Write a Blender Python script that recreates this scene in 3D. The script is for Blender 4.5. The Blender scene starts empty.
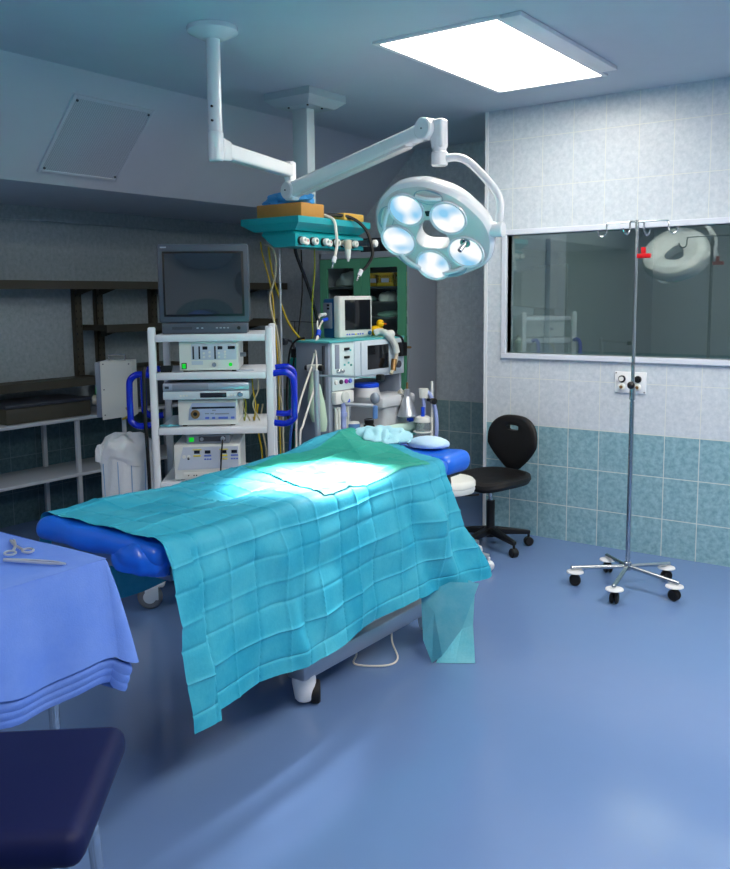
import bpy, bmesh, math, random
from mathutils import Vector, Matrix, Euler
from math import sin, cos, pi, radians, exp
random.seed(7)
C = bpy.context.scene.collection
V = Vector

# ------------------------------------------------------------------ materials
def lin(h):
    if isinstance(h, str):
        h = tuple(int(h[i:i+2], 16) for i in (0, 2, 4))
    f = lambda c: (c/12.92 if c <= .04045 else ((c+.055)/1.055)**2.4)
    return tuple(f(c/255) for c in h) + (1,)

def mat(name, col, rough=.5, metal=0., noise=0., nscale=8., bump=0., bscale=60., emit=None, estr=0., spec=.5, alpha=1., trans=0., coat=0., ior=1.45):
    m = bpy.data.materials.new(name); m.use_nodes = True
    nt = m.node_tree; b = nt.nodes['Principled BSDF']
    c = lin(col)
    b.inputs['Base Color'].default_value = c
    b.inputs['Roughness'].default_value = rough
    b.inputs['Metallic'].default_value = metal
    b.inputs['Specular IOR Level'].default_value = spec
    b.inputs['Alpha'].default_value = alpha
    b.inputs['Transmission Weight'].default_value = trans
    b.inputs['Coat Weight'].default_value = coat
    b.inputs['IOR'].default_value = ior
    if emit:
        b.inputs['Emission Color'].default_value = lin(emit); b.inputs['Emission Strength'].default_value = estr
    tc = nt.nodes.new('ShaderNodeTexCoord')
    n = nt.nodes.new('ShaderNodeTexNoise'); n.inputs['Scale'].default_value = nscale; n.inputs['Detail'].default_value = 4
    nt.links.new(tc.outputs['Object'], n.inputs['Vector'])
    mx = nt.nodes.new('ShaderNodeMixRGB'); mx.blend_type = 'MIX'
    k = max(noise, .02)
    mx.inputs[1].default_value = tuple(min(1, x*(1-k)) for x in c[:3]) + (1,)
    mx.inputs[2].default_value = tuple(min(1, x*(1+k)) for x in c[:3]) + (1,)
    nt.links.new(n.outputs['Fac'], mx.inputs[0]); nt.links.new(mx.outputs[0], b.inputs['Base Color'])
    if bump:
        n2 = nt.nodes.new('ShaderNodeTexNoise'); n2.inputs['Scale'].default_value = bscale; n2.inputs['Detail'].default_value = 3
        nt.links.new(tc.outputs['Object'], n2.inputs['Vector'])
        bp = nt.nodes.new('ShaderNodeBump'); bp.inputs['Strength'].default_value = bump; bp.inputs['Distance'].default_value = .01
        nt.links.new(n2.outputs['Fac'], bp.inputs['Height']); nt.links.new(bp.outputs[0], b.inputs['Normal'])
    return m

def tile_mat(name, axis, light=('bbc8d3', 'd2dbe4'), dark=('6e9aaa', '98bfca'), grout='d3d9d4', dz=.725, glight='d8dedc'):
    m = bpy.data.materials.new(name); m.use_nodes = True
    nt = m.node_tree; N = nt.nodes.new; L = nt.links.new; b = nt.nodes['Principled BSDF']
    tc = N('ShaderNodeTexCoord'); sp = N('ShaderNodeSeparateXYZ'); L(tc.outputs['Object'], sp.inputs[0])
    sub = N('ShaderNodeMath'); sub.operation = 'SUBTRACT'; L(sp.outputs['Z'], sub.inputs[0]); sub.inputs[1].default_value = dz - 3.0
    sh = N('ShaderNodeMath'); sh.operation = 'ADD'; L(sp.outputs[axis], sh.inputs[0]); sh.inputs[1].default_value = 20.0 - .03
    cb = N('ShaderNodeCombineXYZ'); L(sh.outputs[0], cb.inputs[0]); L(sub.outputs[0], cb.inputs[1])
    def brick(rh):
        k = N('ShaderNodeTexBrick'); k.offset = 0; k.squash = 1
        k.inputs['Scale'].default_value = 1; k.inputs['Brick Width'].default_value = .2; k.inputs['Row Height'].default_value = rh
        k.inputs['Mortar Size'].default_value = .0026; k.inputs['Mortar Smooth'].default_value = .2
        L(cb.outputs[0], k.inputs['Vector']); return k
    bl, bd = brick(.3), brick(.25)
    gt = N('ShaderNodeMath'); gt.operation = 'GREATER_THAN'; L(sp.outputs['Z'], gt.inputs[0]); gt.inputs[1].default_value = dz
    n1 = N('ShaderNodeTexNoise'); n1.inputs['Scale'].default_value = 34; n1.inputs['Detail'].default_value = 3; n1.inputs['Roughness'].default_value = .65
    L(tc.outputs['Object'], n1.inputs['Vector'])
    r = N('ShaderNodeMapRange'); r.inputs[1].default_value = .3; r.inputs[2].default_value = .7; L(n1.outputs['Fac'], r.inputs[0])
    def mixc(a, c):
        x = N('ShaderNodeMixRGB'); x.inputs[1].default_value = lin(a); x.inputs[2].default_value = lin(c); L(r.outputs[0], x.inputs[0]); return x
    cl, cd = mixc(*light), mixc(*dark)
    def gr(colnode, bk, g):
        x = N('ShaderNodeMixRGB'); L(bk.outputs['Fac'], x.inputs[0]); L(colnode.outputs[0], x.inputs[1]); x.inputs[2].default_value = lin(g); return x
    gl, gd = gr(cl, bl, glight), gr(cd, bd, grout)
    fin = N('ShaderNodeMixRGB'); L(gt.outputs[0], fin.inputs[0]); L(gd.outputs[0], fin.inputs[1]); L(gl.outputs[0], fin.inputs[2])
    L(fin.outputs[0], b.inputs['Base Color'])
    b.inputs['Roughness'].default_value = .32
    bp = N('ShaderNodeBump'); bp.inputs['Strength'].default_value = .25; bp.inputs['Distance'].default_value = .002; bp.invert = True
    mf = N('ShaderNodeMixRGB'); L(gt.outputs[0], mf.inputs[0]); L(bd.outputs['Fac'], mf.inputs[1]); L(bl.outputs['Fac'], mf.inputs[2])
    L(mf.outputs[0], bp.inputs['Height']); L(bp.outputs[0], b.inputs['Normal'])
    return m

def glass_mat(name, refl, tint, rc=(.8, .9, .9)):
    m = bpy.data.materials.new(name); m.use_nodes = True
    nt = m.node_tree; nt.nodes.clear(); N = nt.nodes.new; L = nt.links.new
    o = N('ShaderNodeOutputMaterial'); mx = N('ShaderNodeMixShader'); t = N('ShaderNodeBsdfTransparent'); g = N('ShaderNodeBsdfGlossy')
    t.inputs[0].default_value = tint + (1,); g.inputs[0].default_value = rc + (1,); g.inputs['Roughness'].default_value = 0.0
    mx.inputs[0].default_value = refl; L(t.outputs[0], mx.inputs[1]); L(g.outputs[0], mx.inputs[2]); L(mx.outputs[0], o.inputs[0])
    return m

def fabric_mat(name, a, c, scale=26., rough=.75, weave=.25, trans=0.):
    m = bpy.data.materials.new(name); m.use_nodes = True
    nt = m.node_tree; N = nt.nodes.new; L = nt.links.new; b = nt.nodes['Principled BSDF']
    tc = N('ShaderNodeTexCoord')
    n1 = N('ShaderNodeTexNoise'); n1.inputs['Scale'].default_value = 5; n1.inputs['Detail'].default_value = 6; n1.inputs['Roughness'].default_value = .7
    n2 = N('ShaderNodeTexNoise'); n2.inputs['Scale'].default_value = scale*6; n2.inputs['Detail'].default_value = 2
    L(tc.outputs['Object'], n1.inputs['Vector']); L(tc.outputs['Object'], n2.inputs['Vector'])
    r = N('ShaderNodeMapRange'); r.inputs[1].default_value = .38; r.inputs[2].default_value = .72; L(n1.outputs['Fac'], r.inputs[0])
    mx = N('ShaderNodeMixRGB'); mx.inputs[1].default_value = lin(a); mx.inputs[2].default_value = lin(c); L(r.outputs[0], mx.inputs[0])
    L(mx.outputs[0], b.inputs['Base Color']); b.inputs['Roughness'].default_value = rough; b.inputs['Specular IOR Level'].default_value = .3
    bp = N('ShaderNodeBump'); bp.inputs['Strength'].default_value = weave; bp.inputs['Distance'].default_value = .002
    L(n2.outputs['Fac'], bp.inputs['Height']); L(bp.outputs[0], b.inputs['Normal'])
    if trans:
        b.inputs['Sheen Weight'].default_value = .2
    return m

M = {}
def mk(k, *a, **kw): M[k] = mat(k, *a, **kw)
mk('ceiling_paint', 'c3ccd8', .7, noise=.03)
mk('soffit_paint', 'c6cdd8', .6, noise=.03)
mk('white_paint', 'e6ebf0', .35)
mk('lamp_white', 'e9edf0', .25, coat=.3)
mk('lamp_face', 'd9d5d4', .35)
mk('lamp_grey', '9aa7b5', .35)
mk('cart_white', 'e3e9f0', .3)
mk('grey_metal', '8d97a6', .35, metal=.3)
mk('steel', 'b9bec2', .22, metal=1.)
mk('instrument_steel', 'd6dade', .38, metal=.75)
mk('dark_steel', '6d7478', .3, metal=1.)
mk('aluminium', 'b6bdc6', .35, metal=.8)
mk('black_plastic', '101114', .4)
mk('black_rubber', '0c0d10', .6)
mk('black_pad', '0b0c0f', .55, bump=.15, bscale=220)
mk('dark_grey', '3a414c', .45)
mk('tv_plastic', '4c5563', .42)
mk('tv_screen', '242c33', .06, spec=.8, coat=1.)
mk('screen_black', '15181d', .12, spec=.6)
mk('blue_tube', '0626c8', .22, coat=.5)
mk('wheel_grey', '7d7f84', .5)
mk('wheel_white', 'd9dde2', .4)
mk('rack_brown', '4a493f', .55, noise=.15)
mk('shelf_white', 'ccd3da', .2)
mk('teal_paint', '109aa4', .32, coat=.2)
mk('teal_light', '4fc4cc', .35)
mk('column_paint', 'b0c0c6', .4)
mk('wood_box', 'bd8a44', .6, noise=.15, nscale=14)
mk('foam_yellow', 'd0aa50', .8)
mk('cap_blue', '3f97d8', .75, bump=.3, bscale=40)
mk('cabinet_grey', 'a4aebb', .45)
mk('cabinet_green', '5cab88', .45)
mk('inner_dark', '5a6a6a', .6)
mk('basket_yellow', 'd6b422', .5)
mk('pack_green', '86c4ac', .7, bump=.4, bscale=30)
mk('pack_pale', 'dcefe8', .6, bump=.4, bscale=30)
mk('device_white', 'e2e6e2', .4)
mk('device_cream', 'e8eae0', .45)
mk('device_panel', 'c2cede', .4)
mk('device_blue', 'a9bcdc', .4)
mk('green_led', '08b82c', .4, emit='08c82c', estr=.5)
mk('label_yellow', 'e8dc3c', .5)
mk('label_blue', '5a78d8', .5)
mk('display_dark', '262a36', .2)
mk('silver_front', 'aab6c4', .3, metal=.5)
mk('machine_light', 'c9d8e2', .4)
mk('machine_grey', '8995a6', .45)
mk('machine_panel', 'cfe4e6', .4)
mk('teal_trim', '58b8bc', .4)
mk('monitor_blue', '1c5a8c', .45)
mk('duck_yellow', 'f0c400', .45)
mk('duck_orange', 'e06a10', .45)
mk('hose_clear', 'cfd6d2', .3)
mk('bag_green', 'bcd9c2', .35)
mk('roll_mint', 'bfe0d6', .5)
mk('cable_yellow', 'b9a116', .5)
mk('cable_green', '8a941e', .5)
mk('cable_white', 'd8d8d0', .5)
mk('cable_cream', 'b9b59a', .5)
mk('cable_black', '0a0b0d', .45)
mk('cable_teal', '1a8078', .5)
mk('cable_blue', '1c4a9a', .5)
mk('bright_blue', '1048d8', .4)
mk('red_plastic', 'd0101c', .35)
mk('brass', '9a7a50', .35, metal=.7)
mk('beige_fit', 'c4bfae', .4)
mk('purple', 'a030b0', .5)
mk('bowl_blue', '5a86c0', .3)
mk('lavender', '97a8dc', .4)
mk('vaporizer', 'c4c9cf', .4)
mk('jar_clear', 'a9b8bf', .1, alpha=.35)
mk('navy_vinyl', '06103e', .6, spec=.25)
mk('linen_white', 'f0f4f7', .8, bump=.3, bscale=50)
mk('linen_stripe', '8fb4dc', .8)
mk('pillow_pale', 'bcdcf4', .8, bump=.3, bscale=70)
mk('gown_pale', 'a6dcec', .75, bump=.3, bscale=60)
mk('royal_vinyl', '1468e0', .34, coat=.25, bump=.1, bscale=24)
mk('dark_bracket', '16181c', .5)
mk('wall_white', 'cfd8e2', .6)
mk('other_wall', '97a6a8', .8)
mk('bead_white', 'dfe5ea', .4)
mk('frame_white', 'd3dbe8', .35)
mk('teal_cylinder', '118a84', .35)
mk('mesh_grey', '7e8a9c', .6)
M['surgical_cyan'] = fabric_mat('surgical_cyan', '249bba', '4ab3c9', 20, .6)
M['surgical_tail'] = fabric_mat('surgical_tail', '62bdd0', '88d0dc', 20, .6)
M['surgical_green'] = fabric_mat('surgical_green', '1f9e8e', '3cae9c', 20, .6)
M['blue_linen'] = fabric_mat('blue_linen', '5f86dc', '7194e2', 40, .85, .3)
M['tile_X'] = tile_mat('glazed_tile_front', 'X')
M['tile_rec'] = tile_mat('glazed_tile_recess', 'X', light=('b4c0c8', 'ccd6dc'), dark=('75979f', '93b1b7'), glight='bcc7cb')
M['tile_Y_shaded'] = tile_mat('glazed_tile_side_shaded', 'Y', light=('92a4ac', 'aebcc4'), dark=('3a5964', '56757f'), glight='a0aeb5', grout='6f878e')  # same tile made darker: the left wall's shade is put into its colours
M['window_glass'] = glass_mat('window_glass', .17, (.68, .76, .75))
M['cabinet_glass'] = glass_mat('cabinet_glass', .05, (.92, .95, .95))
M['clear_glass'] = glass_mat('clear_glass', .12, (.85, .92, .94))

# floor: poured blue resin
m = mat('floor_resin', '6480ae', .2, spec=.5, coat=.0)
nt = m.node_tree; b = nt.nodes['Principled BSDF']
tc = nt.nodes.new('ShaderNodeTexCoord')
nz = nt.nodes.new('ShaderNodeTexNoise'); nz.inputs['Scale'].default_value = 1.6; nz.inputs['Detail'].default_value = 5
nt.links.new(tc.outputs['Object'], nz.inputs['Vector'])
mr = nt.nodes.new('ShaderNodeMapRange'); mr.inputs[3].default_value = .07; mr.inputs[4].default_value = .22
nt.links.new(nz.outputs['Fac'], mr.inputs[0]); nt.links.new(mr.outputs[0], b.inputs['Roughness'])
nb = nt.nodes.new('ShaderNodeTexNoise'); nb.inputs['Scale'].default_value = 9; nt.links.new(tc.outputs['Object'], nb.inputs['Vector'])
bp = nt.nodes.new('ShaderNodeBump'); bp.inputs['Strength'].default_value = .06; bp.inputs['Distance'].default_value = .01
nt.links.new(nb.outputs['Fac'], bp.inputs['Height']); nt.links.new(bp.outputs[0], b.inputs['Normal'])
M['floor'] = m

def emis(name, col, s):
    m = bpy.data.materials.new(name); m.use_nodes = True; nt = m.node_tree; nt.nodes.clear()
    o = nt.nodes.new('ShaderNodeOutputMaterial'); e = nt.nodes.new('ShaderNodeEmission')
    e.inputs[0].default_value = lin(col); e.inputs[1].default_value = s; nt.links.new(e.outputs[0], o.inputs[0]); return m
M['panel_glow'] = emis('panel_glow', 'fff6ea', 11.)
M['panel_strong'] = emis('panel_strong', 'fff6ea', 30.)

# lamp lens: glowing faceted reflector behind glass
m = bpy.data.materials.new('lens_glow'); m.use_nodes = True; nt = m.node_tree; nt.nodes.clear(); N = nt.nodes.new; L = nt.links.new
o = N('ShaderNodeOutputMaterial'); e = N('ShaderNodeEmission'); tc = N('ShaderNodeTexCoord'); n = N('ShaderNodeTexNoise')
n.inputs['Scale'].default_value = 13; n.inputs['Detail'].default_value = .5; L(tc.outputs['Object'], n.inputs['Vector'])
r = N('ShaderNodeValToRGB'); r.color_ramp.elements[0].position = .34; r.color_ramp.elements[0].color = lin('8ccbf0'); r.color_ramp.elements[1].position = .60; r.color_ramp.elements[1].color = lin('fbfeff')
L(n.outputs['Fac'], r.inputs[0]); L(r.outputs[0], e.inputs[0]); e.inputs[1].default_value = .82; L(e.outputs[0], o.inputs[0])
M['lens_glow'] = m

# perforated vent
m = mat('vent_mesh', '8793a6', .6); nt = m.node_tree; b = nt.nodes['Principled BSDF']; N = nt.nodes.new; L = nt.links.new
tc = N('ShaderNodeTexCoord'); ck = N('ShaderNodeTexChecker'); ck.inputs['Scale'].default_value = 160
ck.inputs[1].default_value = lin('c6ced8'); ck.inputs[2].default_value = lin('9aa4b0')
L(tc.outputs['Object'], ck.inputs['Vector']); L(ck.outputs[0], b.inputs['Base Color'])
M['vent_mesh'] = m

# ------------------------------------------------------------------ mesh builder
class B:
    def __init__(s): s.bm = bmesh.new()
    def _add(s, verts, faces, mtx=None):
        vs = [s.bm.verts.new(mtx @ V(v) if mtx else V(v)) for v in verts]
        for f in faces:
            try: s.bm.faces.new([vs[i] for i in f])
            except ValueError: pass
        return vs
    def box(s, lo, hi, bev=0., mtx=None, seg=2):
        t = bmesh.new()
        lo, hi = V(lo), V(hi)
        c = (lo+hi)/2; d = hi-lo
        bmesh.ops.create_cube(t, size=1)
        for v in t.verts: v.co = V((v.co.x*d.x, v.co.y*d.y, v.co.z*d.z)) + c
        if bev: bmesh.ops.bevel(t, geom=list(t.edges), offset=min(bev, .49*min(d)), segments=seg, affect='EDGES', profile=.5)
        s._join(t, mtx); return s
    def _join(s, t, mtx=None):
        t.verts.index_update()
        s._add([v.co.copy() for v in t.verts], [[v.index for v in f.verts] for f in t.faces], mtx); t.free()
    def cbox(s, c, d, bev=0., mtx=None): 
        c, d = V(c), V(d); return s.box(c-d/2, c+d/2, bev, mtx)
    def cyl(s, p0, p1, r, r2=None, n=18, bev=0., caps=True):
        p0, p1 = V(p0), V(p1); r2 = r if r2 is None else r2
        z = (p1-p0).normalized(); a = V((1, 0, 0)) if abs(z.x) < .9 else V((0, 1, 0))
        x = z.cross(a).normalized(); y = z.cross(x)
        L = (p1-p0).length; rings = []
        if bev: b = min(bev, L*.45, r*.6, r2*.6); rings = [(0, r-b), (b, r), (L-b, r2), (L, r2-b)]
        else: rings = [(0, r), (L, r2)]
        vs = []; 
        for h, rr in rings:
            for i in range(n):
                t = 2*pi*i/n; vs.append(p0+z*h+(x*cos(t)+y*sin(t))*rr)
        fs = []
        for k in range(len(rings)-1):
            for i in range(n): j = (i+1) % n; fs.append((k*n+i, k*n+j, (k+1)*n+j, (k+1)*n+i))
        if caps: fs.append(tuple(range(n))[::-1]); fs.append(tuple((len(rings)-1)*n+i for i in range(n)))
        s._add(vs, fs); return s
    def lathe(s, prof, p0=(0, 0, 0), axis=(0, 0, 1), n=24, closed=False):
        p0, z = V(p0), V(axis).normalized(); a = V((1, 0, 0)) if abs(z.x) < .9 else V((0, 1, 0))
        x = z.cross(a).normalized(); y = z.cross(x); vs = []; fs = []
        for r, h in prof:
            for i in range(n):
                t = 2*pi*i/n; vs.append(p0+z*h+(x*cos(t)+y*sin(t))*max(r, 1e-5))
        K = len(prof); rng = range(K) if closed else range(K-1)
        for k in rng:
            q = (k+1) % K
            for i in range(n): j = (i+1) % n; fs.append((k*n+i, k*n+j, q*n+j, q*n+i))
        s._add(vs, fs); return s
    def tube(s, pts, r, n=8, sub=6, closed=False):
        P = [V(p) for p in pts]
        if sub > 1 and len(P) > 2:
            Q = []; K = len(P); rng = K if closed else K-1
            for i in range(rng):
                if closed: a, b, c, d = P[(i-1) % K], P[i], P[(i+1) % K], P[(i+2) % K]
                else: a, b, c, d = P[max(i-1, 0)], P[i], P[i+1], P[min(i+2, K-1)]
                for k in range(sub):
                    t = k/sub
                    Q.append(.5*((2*b)+(c-a)*t+(2*a-5*b+4*c-d)*t*t+(3*b-a-3*c+d)*t**3))
            if not closed: Q.append(P[-1])
            P = Q
        K = len(P); vs = []; fs = []; up = None
        for i in range(K):
            if closed: t = (P[(i+1) % K]-P[i-1]).normalized()
            else: t = (P[min(i+1, K-1)]-P[max(i-1, 0)]).normalized()
            if up is None:
                a = V((0, 0, 1)) if abs(t.z) < .9 else V((1, 0, 0)); up = (a-t*a.dot(t)).normalized()
            else:
                up = (up-t*up.dot(t)); up = up.normalized() if up.length > 1e-6 else V((1, 0, 0))
            sd = t.cross(up)
            rr = r(i/(K-1)) if callable(r) else r
            for k in range(n):
                q = 2*pi*k/n; vs.append(P[i]+(up*cos(q)+sd*sin(q))*rr)
        for i in range(K if closed else K-1):
            j = (i+1) % K
            for k in range(n): l = (k+1) % n; fs.append((i*n+k, i*n+l, j*n+l, j*n+k))
        if not closed: fs.append(tuple(range(n))[::-1]); fs.append(tuple((K-1)*n+k for k in range(n)))
        s._add(vs, fs); return s
    def sph(s, c, r, n=16, m=10, mtx=None):
        c = V(c); r = V((r, r, r)) if not hasattr(r, '__len__') else V(r)
        t = bmesh.new(); bmesh.ops.create_uvsphere(t, u_segments=n, v_segments=m, radius=1)
        for v in t.verts: v.co = V((v.co.x*r.x, v.co.y*r.y, v.co.z*r.z)) + c
        s._join(t, mtx); return s
    def grid(s, f, nu, nv):
        vs = [f(i/nu, j/nv) for i in range(nu+1) for j in range(nv+1)]
        fs = [(i*(nv+1)+j, (i+1)*(nv+1)+j, (i+1)*(nv+1)+j+1, i*(nv+1)+j+1) for i in range(nu) for j in range(nv)]
        s._add(vs, fs); return s
    def prism(s, poly, v0, v1):           # polygon of 3-D points pushed from v0 to v1 offsets
        v0, v1 = V(v0), V(v1); n = len(poly)
        vs = [V(p)+v0 for p in poly]+[V(p)+v1 for p in poly]
        fs = [tuple(range(n))[::-1], tuple(range(n, 2*n))]+[(i, (i+1) % n, n+(i+1) % n, n+i) for i in range(n)]
        s._add(vs, fs); return s

def world(o):
    m = Matrix.LocRotScale(o.location, o.rotation_euler, o.scale)
    return world(o.parent) @ m if o.parent else m

def obj(name, b, m, parent=None, w=False, flat=False, solid=0., label=None):
    me = bpy.data.meshes.new(name); bm = b.bm
    if w and parent is not None: bmesh.ops.transform(bm, matrix=world(parent).inverted(), verts=list(bm.verts))
    bmesh.ops.recalc_face_normals(bm, faces=list(bm.faces))
    bm.to_mesh(me); bm.free()
    me.materials.append(M[m] if isinstance(m, str) else m)
    if not flat:
        for p in me.polygons: p.use_smooth = True
        me.set_sharp_from_angle(angle=radians(38))
    o = bpy.data.objects.new(name, me); C.objects.link(o)
    if parent: o.parent = parent
    if solid:
        s = o.modifiers.new('thickness', 'SOLIDIFY'); s.thickness = solid
    if label: o['label'] = label
    return o

def tag(o, label, cat, group=None, kind=None):
    o['label'] = label; o['category'] = cat
    if group: o['group'] = group
    if kind: o['kind'] = kind
    return o

def thing(name, label, cat, loc=(0, 0, 0), rot=0., group=None, euler=None):
    o = bpy.data.objects.new(name, None); C.objects.link(o); o.empty_display_size = .05
    o.location = loc; o.rotation_euler = euler if euler else (0, 0, rot)
    return tag(o, label, cat, group)

def struct(name, b, m, parent=None, flat=True):
    o = obj(name, b, m, parent, flat=flat)
    if not parent: o['kind'] = 'structure'
    return o

def dup(root, loc, rot=None, label=None):
    r = root.copy(); C.objects.link(r); r.location = loc
    if rot is not None: r.rotation_euler = (0, 0, rot)
    if label: r['label'] = label
    for ch in list(root.children):
        c = ch.copy(); C.objects.link(c); c.parent = r
        for g in list(ch.children):
            d = g.copy(); C.objects.link(d); d.parent = c
    return r

# ------------------------------------------------------------------ camera
H = 1.55
yaw, pit, rol, F = .62543, .1242, -.009745, 881.5
fw = V((-sin(yaw)*cos(pit), cos(yaw)*cos(pit), -sin(pit))); rt = V((cos(yaw), sin(yaw), 0)); up = rt.cross(fw)
rt, up = rt*cos(rol)+up*sin(rol), up*cos(rol)-rt*sin(rol)
cd = bpy.data.cameras.new('camera'); cam = bpy.data.objects.new('camera', cd); C.objects.link(cam)
mt = Matrix((rt, up, -fw)).transposed().to_4x4(); mt.translation = V((0, 0, H)); cam.matrix_world = mt
cd.sensor_fit = 'VERTICAL'; cd.sensor_height = 36; cd.lens = F/869*36
cd.shift_y = -(434.5-407.6)/869; cd.clip_start = .05
bpy.context.scene.camera = cam

# ------------------------------------------------------------------ the room
XL, YR, YB, ZC, XC = -5.5, 5.18, 6.1, 2.716, -2.76
XE, YS = 2.4, -2.2
WX0, WX1, WZ0, WZ1 = -2.60, -.9, 1.185, 1.935
struct('floor', B().box((XL-.1, YS-.1, -.1), (XE+.1, YB+.1, 0)), 'floor')
struct('ceiling', B().box((XL-.1, YS-.1, ZC), (XE+.1, YB+.1, ZC+.1)), 'ceiling_paint')
struct('wall_left', B().box((XL-.1, YS-.1, 0), (XL, YB+.1, ZC)), 'tile_Y_shaded')
struct('wall_back', B().box((XL, YB, 0), (XC, YB+.1, ZC)), 'tile_rec')
w = B()
w.box((XC, YR, 0), (WX0, YR+.12, ZC)); w.box((WX1, YR, 0), (XE, YR+.12, ZC))
w.box((WX0, YR, 0), (WX1, YR+.12, WZ0)); w.box((WX0, YR, WZ1), (WX1, YR+.12, ZC))
struct('wall_right', w, 'tile_X')
struct('wall_partition', B().box((XC, YR+.12, 0), (XC+.12, YB+.1, ZC)), 'wall_white')
struct('wall_front', B().box((XL, YS-.1, 0), (XE, YS, ZC)), 'tile_X')
struct('wall_east', B().box((XE, YS-.1, 0), (XE+.1, YR, ZC)), 'tile_Y_shaded')
struct('trim_1', B().box((XC-.006, YR-.006, 0), (XC+.016, YR+.02, ZC)), 'bead_white')
# sloping bulkhead along the left wall
sb = B().prism([(-3.886, 0, ZC), (-4.40, 0, 2.20), (XL, 0, 2.20), (XL, 0, ZC)], (0, YS, 0), (0, YB, 0))
struct('wall_soffit', sb, 'soffit_paint')
struct('trim_2', B().box((XL, YS, 2.10), (XL+.03, YB, 2.13)), 'tile_Y_shaded')
# room seen through the window
ow = B(); ow.box((XC+.12, 8.2, 0), (XE, 8.3, ZC)); ow.box((XE, YR+.12, 0), (XE+.1, 8.3, ZC)); ow.box((XC+.02, YB+.1, 0), (XC+.12, 8.3, ZC))
struct('wall_adjoining', ow, 'other_wall')
struct('floor_adjoining', B().box((XC+.02, YB+.1, -.1), (XE+.1, 8.3, 0)), 'floor')
struct('ceiling_adjoining', B().box((XC+.02, YB+.1, ZC), (XE+.1, 8.3, ZC+.1)), 'ceiling_paint')
struct('trim_3', B().box((XC+.12, 5.84, 0), (XC+.16, 6.09, 1.95), .006), 'frame_white')
# window
wf = B(); f = .034
wf.box((WX0-f, YR-.022, WZ0-f), (WX1+f, YR+.06, WZ0), .004); wf.box((WX0-f, YR-.022, WZ1), (WX1+f, YR+.06, WZ1+f), .004)
wf.box((WX0-f, YR-.022, WZ0), (WX0, YR+.06, WZ1), .004); wf.box((WX1, YR-.022, WZ0), (WX1+f, YR+.06, WZ1), .004)
wo = struct('window_1', wf, 'frame_white')
obj('window_pane', B().box((WX0-.005, YR+.028, WZ0-.005), (WX1+.005, YR+.034, WZ1+.005)), 'window_glass', wo, flat=True)

# ------------------------------------------------------------------ ceiling lights
def panel(x0, y0, x1, y1, label, flap=False, glow='panel_strong'):
    t = thing('ceiling_light', label, 'ceiling light', ((x0+x1)/2, (y0+y1)/2, ZC), group='ceiling light panels')
    fr = B(); e = .025; z0, z1 = ZC-.012, ZC-.0005
    fr.box((x0-e, y0-e, z0), (x1+e, y0, z1)); fr.box((x0-e, y1, z0), (x1+e, y1+e, z1)); fr.box((x0-e, y0, z0), (x0, y1, z1)); fr.box((x1, y0, z0), (x1+e, y1, z1))
    obj('frame', fr, 'white_paint', t, w=True)
    obj('diffuser', B().box((x0, y0, ZC-.008), (x1, y1, ZC-.001)), glow, t, w=True, flat=True)
    if flap: obj('side_strip', B().box((x1+.03, y0-.02, ZC-.02), (x1+.12, y1-.1, ZC-.0005), .004), 'white_paint', t, w=True)
    return t
panel(-2.41, 3.48, -1.81, 4.68, 'bright white light panel in the ceiling above the window wall', True, 'panel_glow')
panel(-.2, 2.9, .4, 4.1, 'white light panel in the ceiling right of the photo')
panel(.2, .4, .8, 1.6, 'white light panel in the ceiling at the right of the photographer')
panel(-3.6, -.9, -3.0, .3, 'added unseen white fill light panel in the ceiling behind the camera', False, 'panel_glow')  # unseen panel, added to brighten the hamper and the left side
panel(-1.7, 5.75, -1.1, 6.65, 'added unseen light panel in the ceiling of the adjoining room', False, 'panel_glow')  # unseen panel, added to lighten what shows behind the window glass
# ------------------------------------------------------------------ vent grille on the bulkhead
a = radians(45)
vt = thing('air_vent', 'grey perforated air vent grille on the sloping bulkhead', 'vent', (-4.165, 3.235, 2.437), euler=(0, radians(45), 0))
# local +z axis rotated so that the plate lies on the 45 degree slope
vt.rotation_euler = Matrix(((.7071, 0, .7071), (0, 1, 0), (.7071, 0, -.7071))).transposed().to_euler() if False else Euler((0, radians(135), 0))
hw, hl = .235, .25
pl = B().box((-hw, -hl, -.002), (hw, hl, .010))
obj('grille', pl, 'vent_mesh', vt, flat=True)
fr = B()
for q in ((-hw-.02, -hl-.02, hw+.02, -hl), (-hw-.02, hl, hw+.02, hl+.02), (-hw-.02, -hl, -hw, hl), (hw, -hl, hw+.02, hl)):
    fr.box((q[0], q[1], -.002), (q[2], q[3], .014), .003)
obj('frame', fr, 'soffit_paint', vt)
for sx in (-1, 1):
    for sy in (-1, 1): obj('screw', B().cyl((sx*(hw-.012), sy*(hl-.012), .009), (sx*(hw-.012), sy*(hl-.012), .015), .007, n=10), 'dark_grey', vt)

def lump(c, r, seed, amp, fr=9, n=36, m=22):
    r2 = random.Random(seed); b = B().sph((0, 0, 0), 1, n, m)
    ph = [r2.uniform(0, 6) for _ in range(9)]
    for v in b.bm.verts:
        p = v.co.copy()
        d = 1+amp*(abs(sin(p.x*fr+ph[0]+p.y*4))+abs(sin(p.y*fr*.8+ph[1]-p.z*5))+sin((p.x-p.y+p.z)*fr*.7+ph[2]))/2
        v.co = V((p.x*r[0]*d, p.y*r[1]*d, max(p.z, -.35)*r[2]*d))+V(c)
    return b
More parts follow.
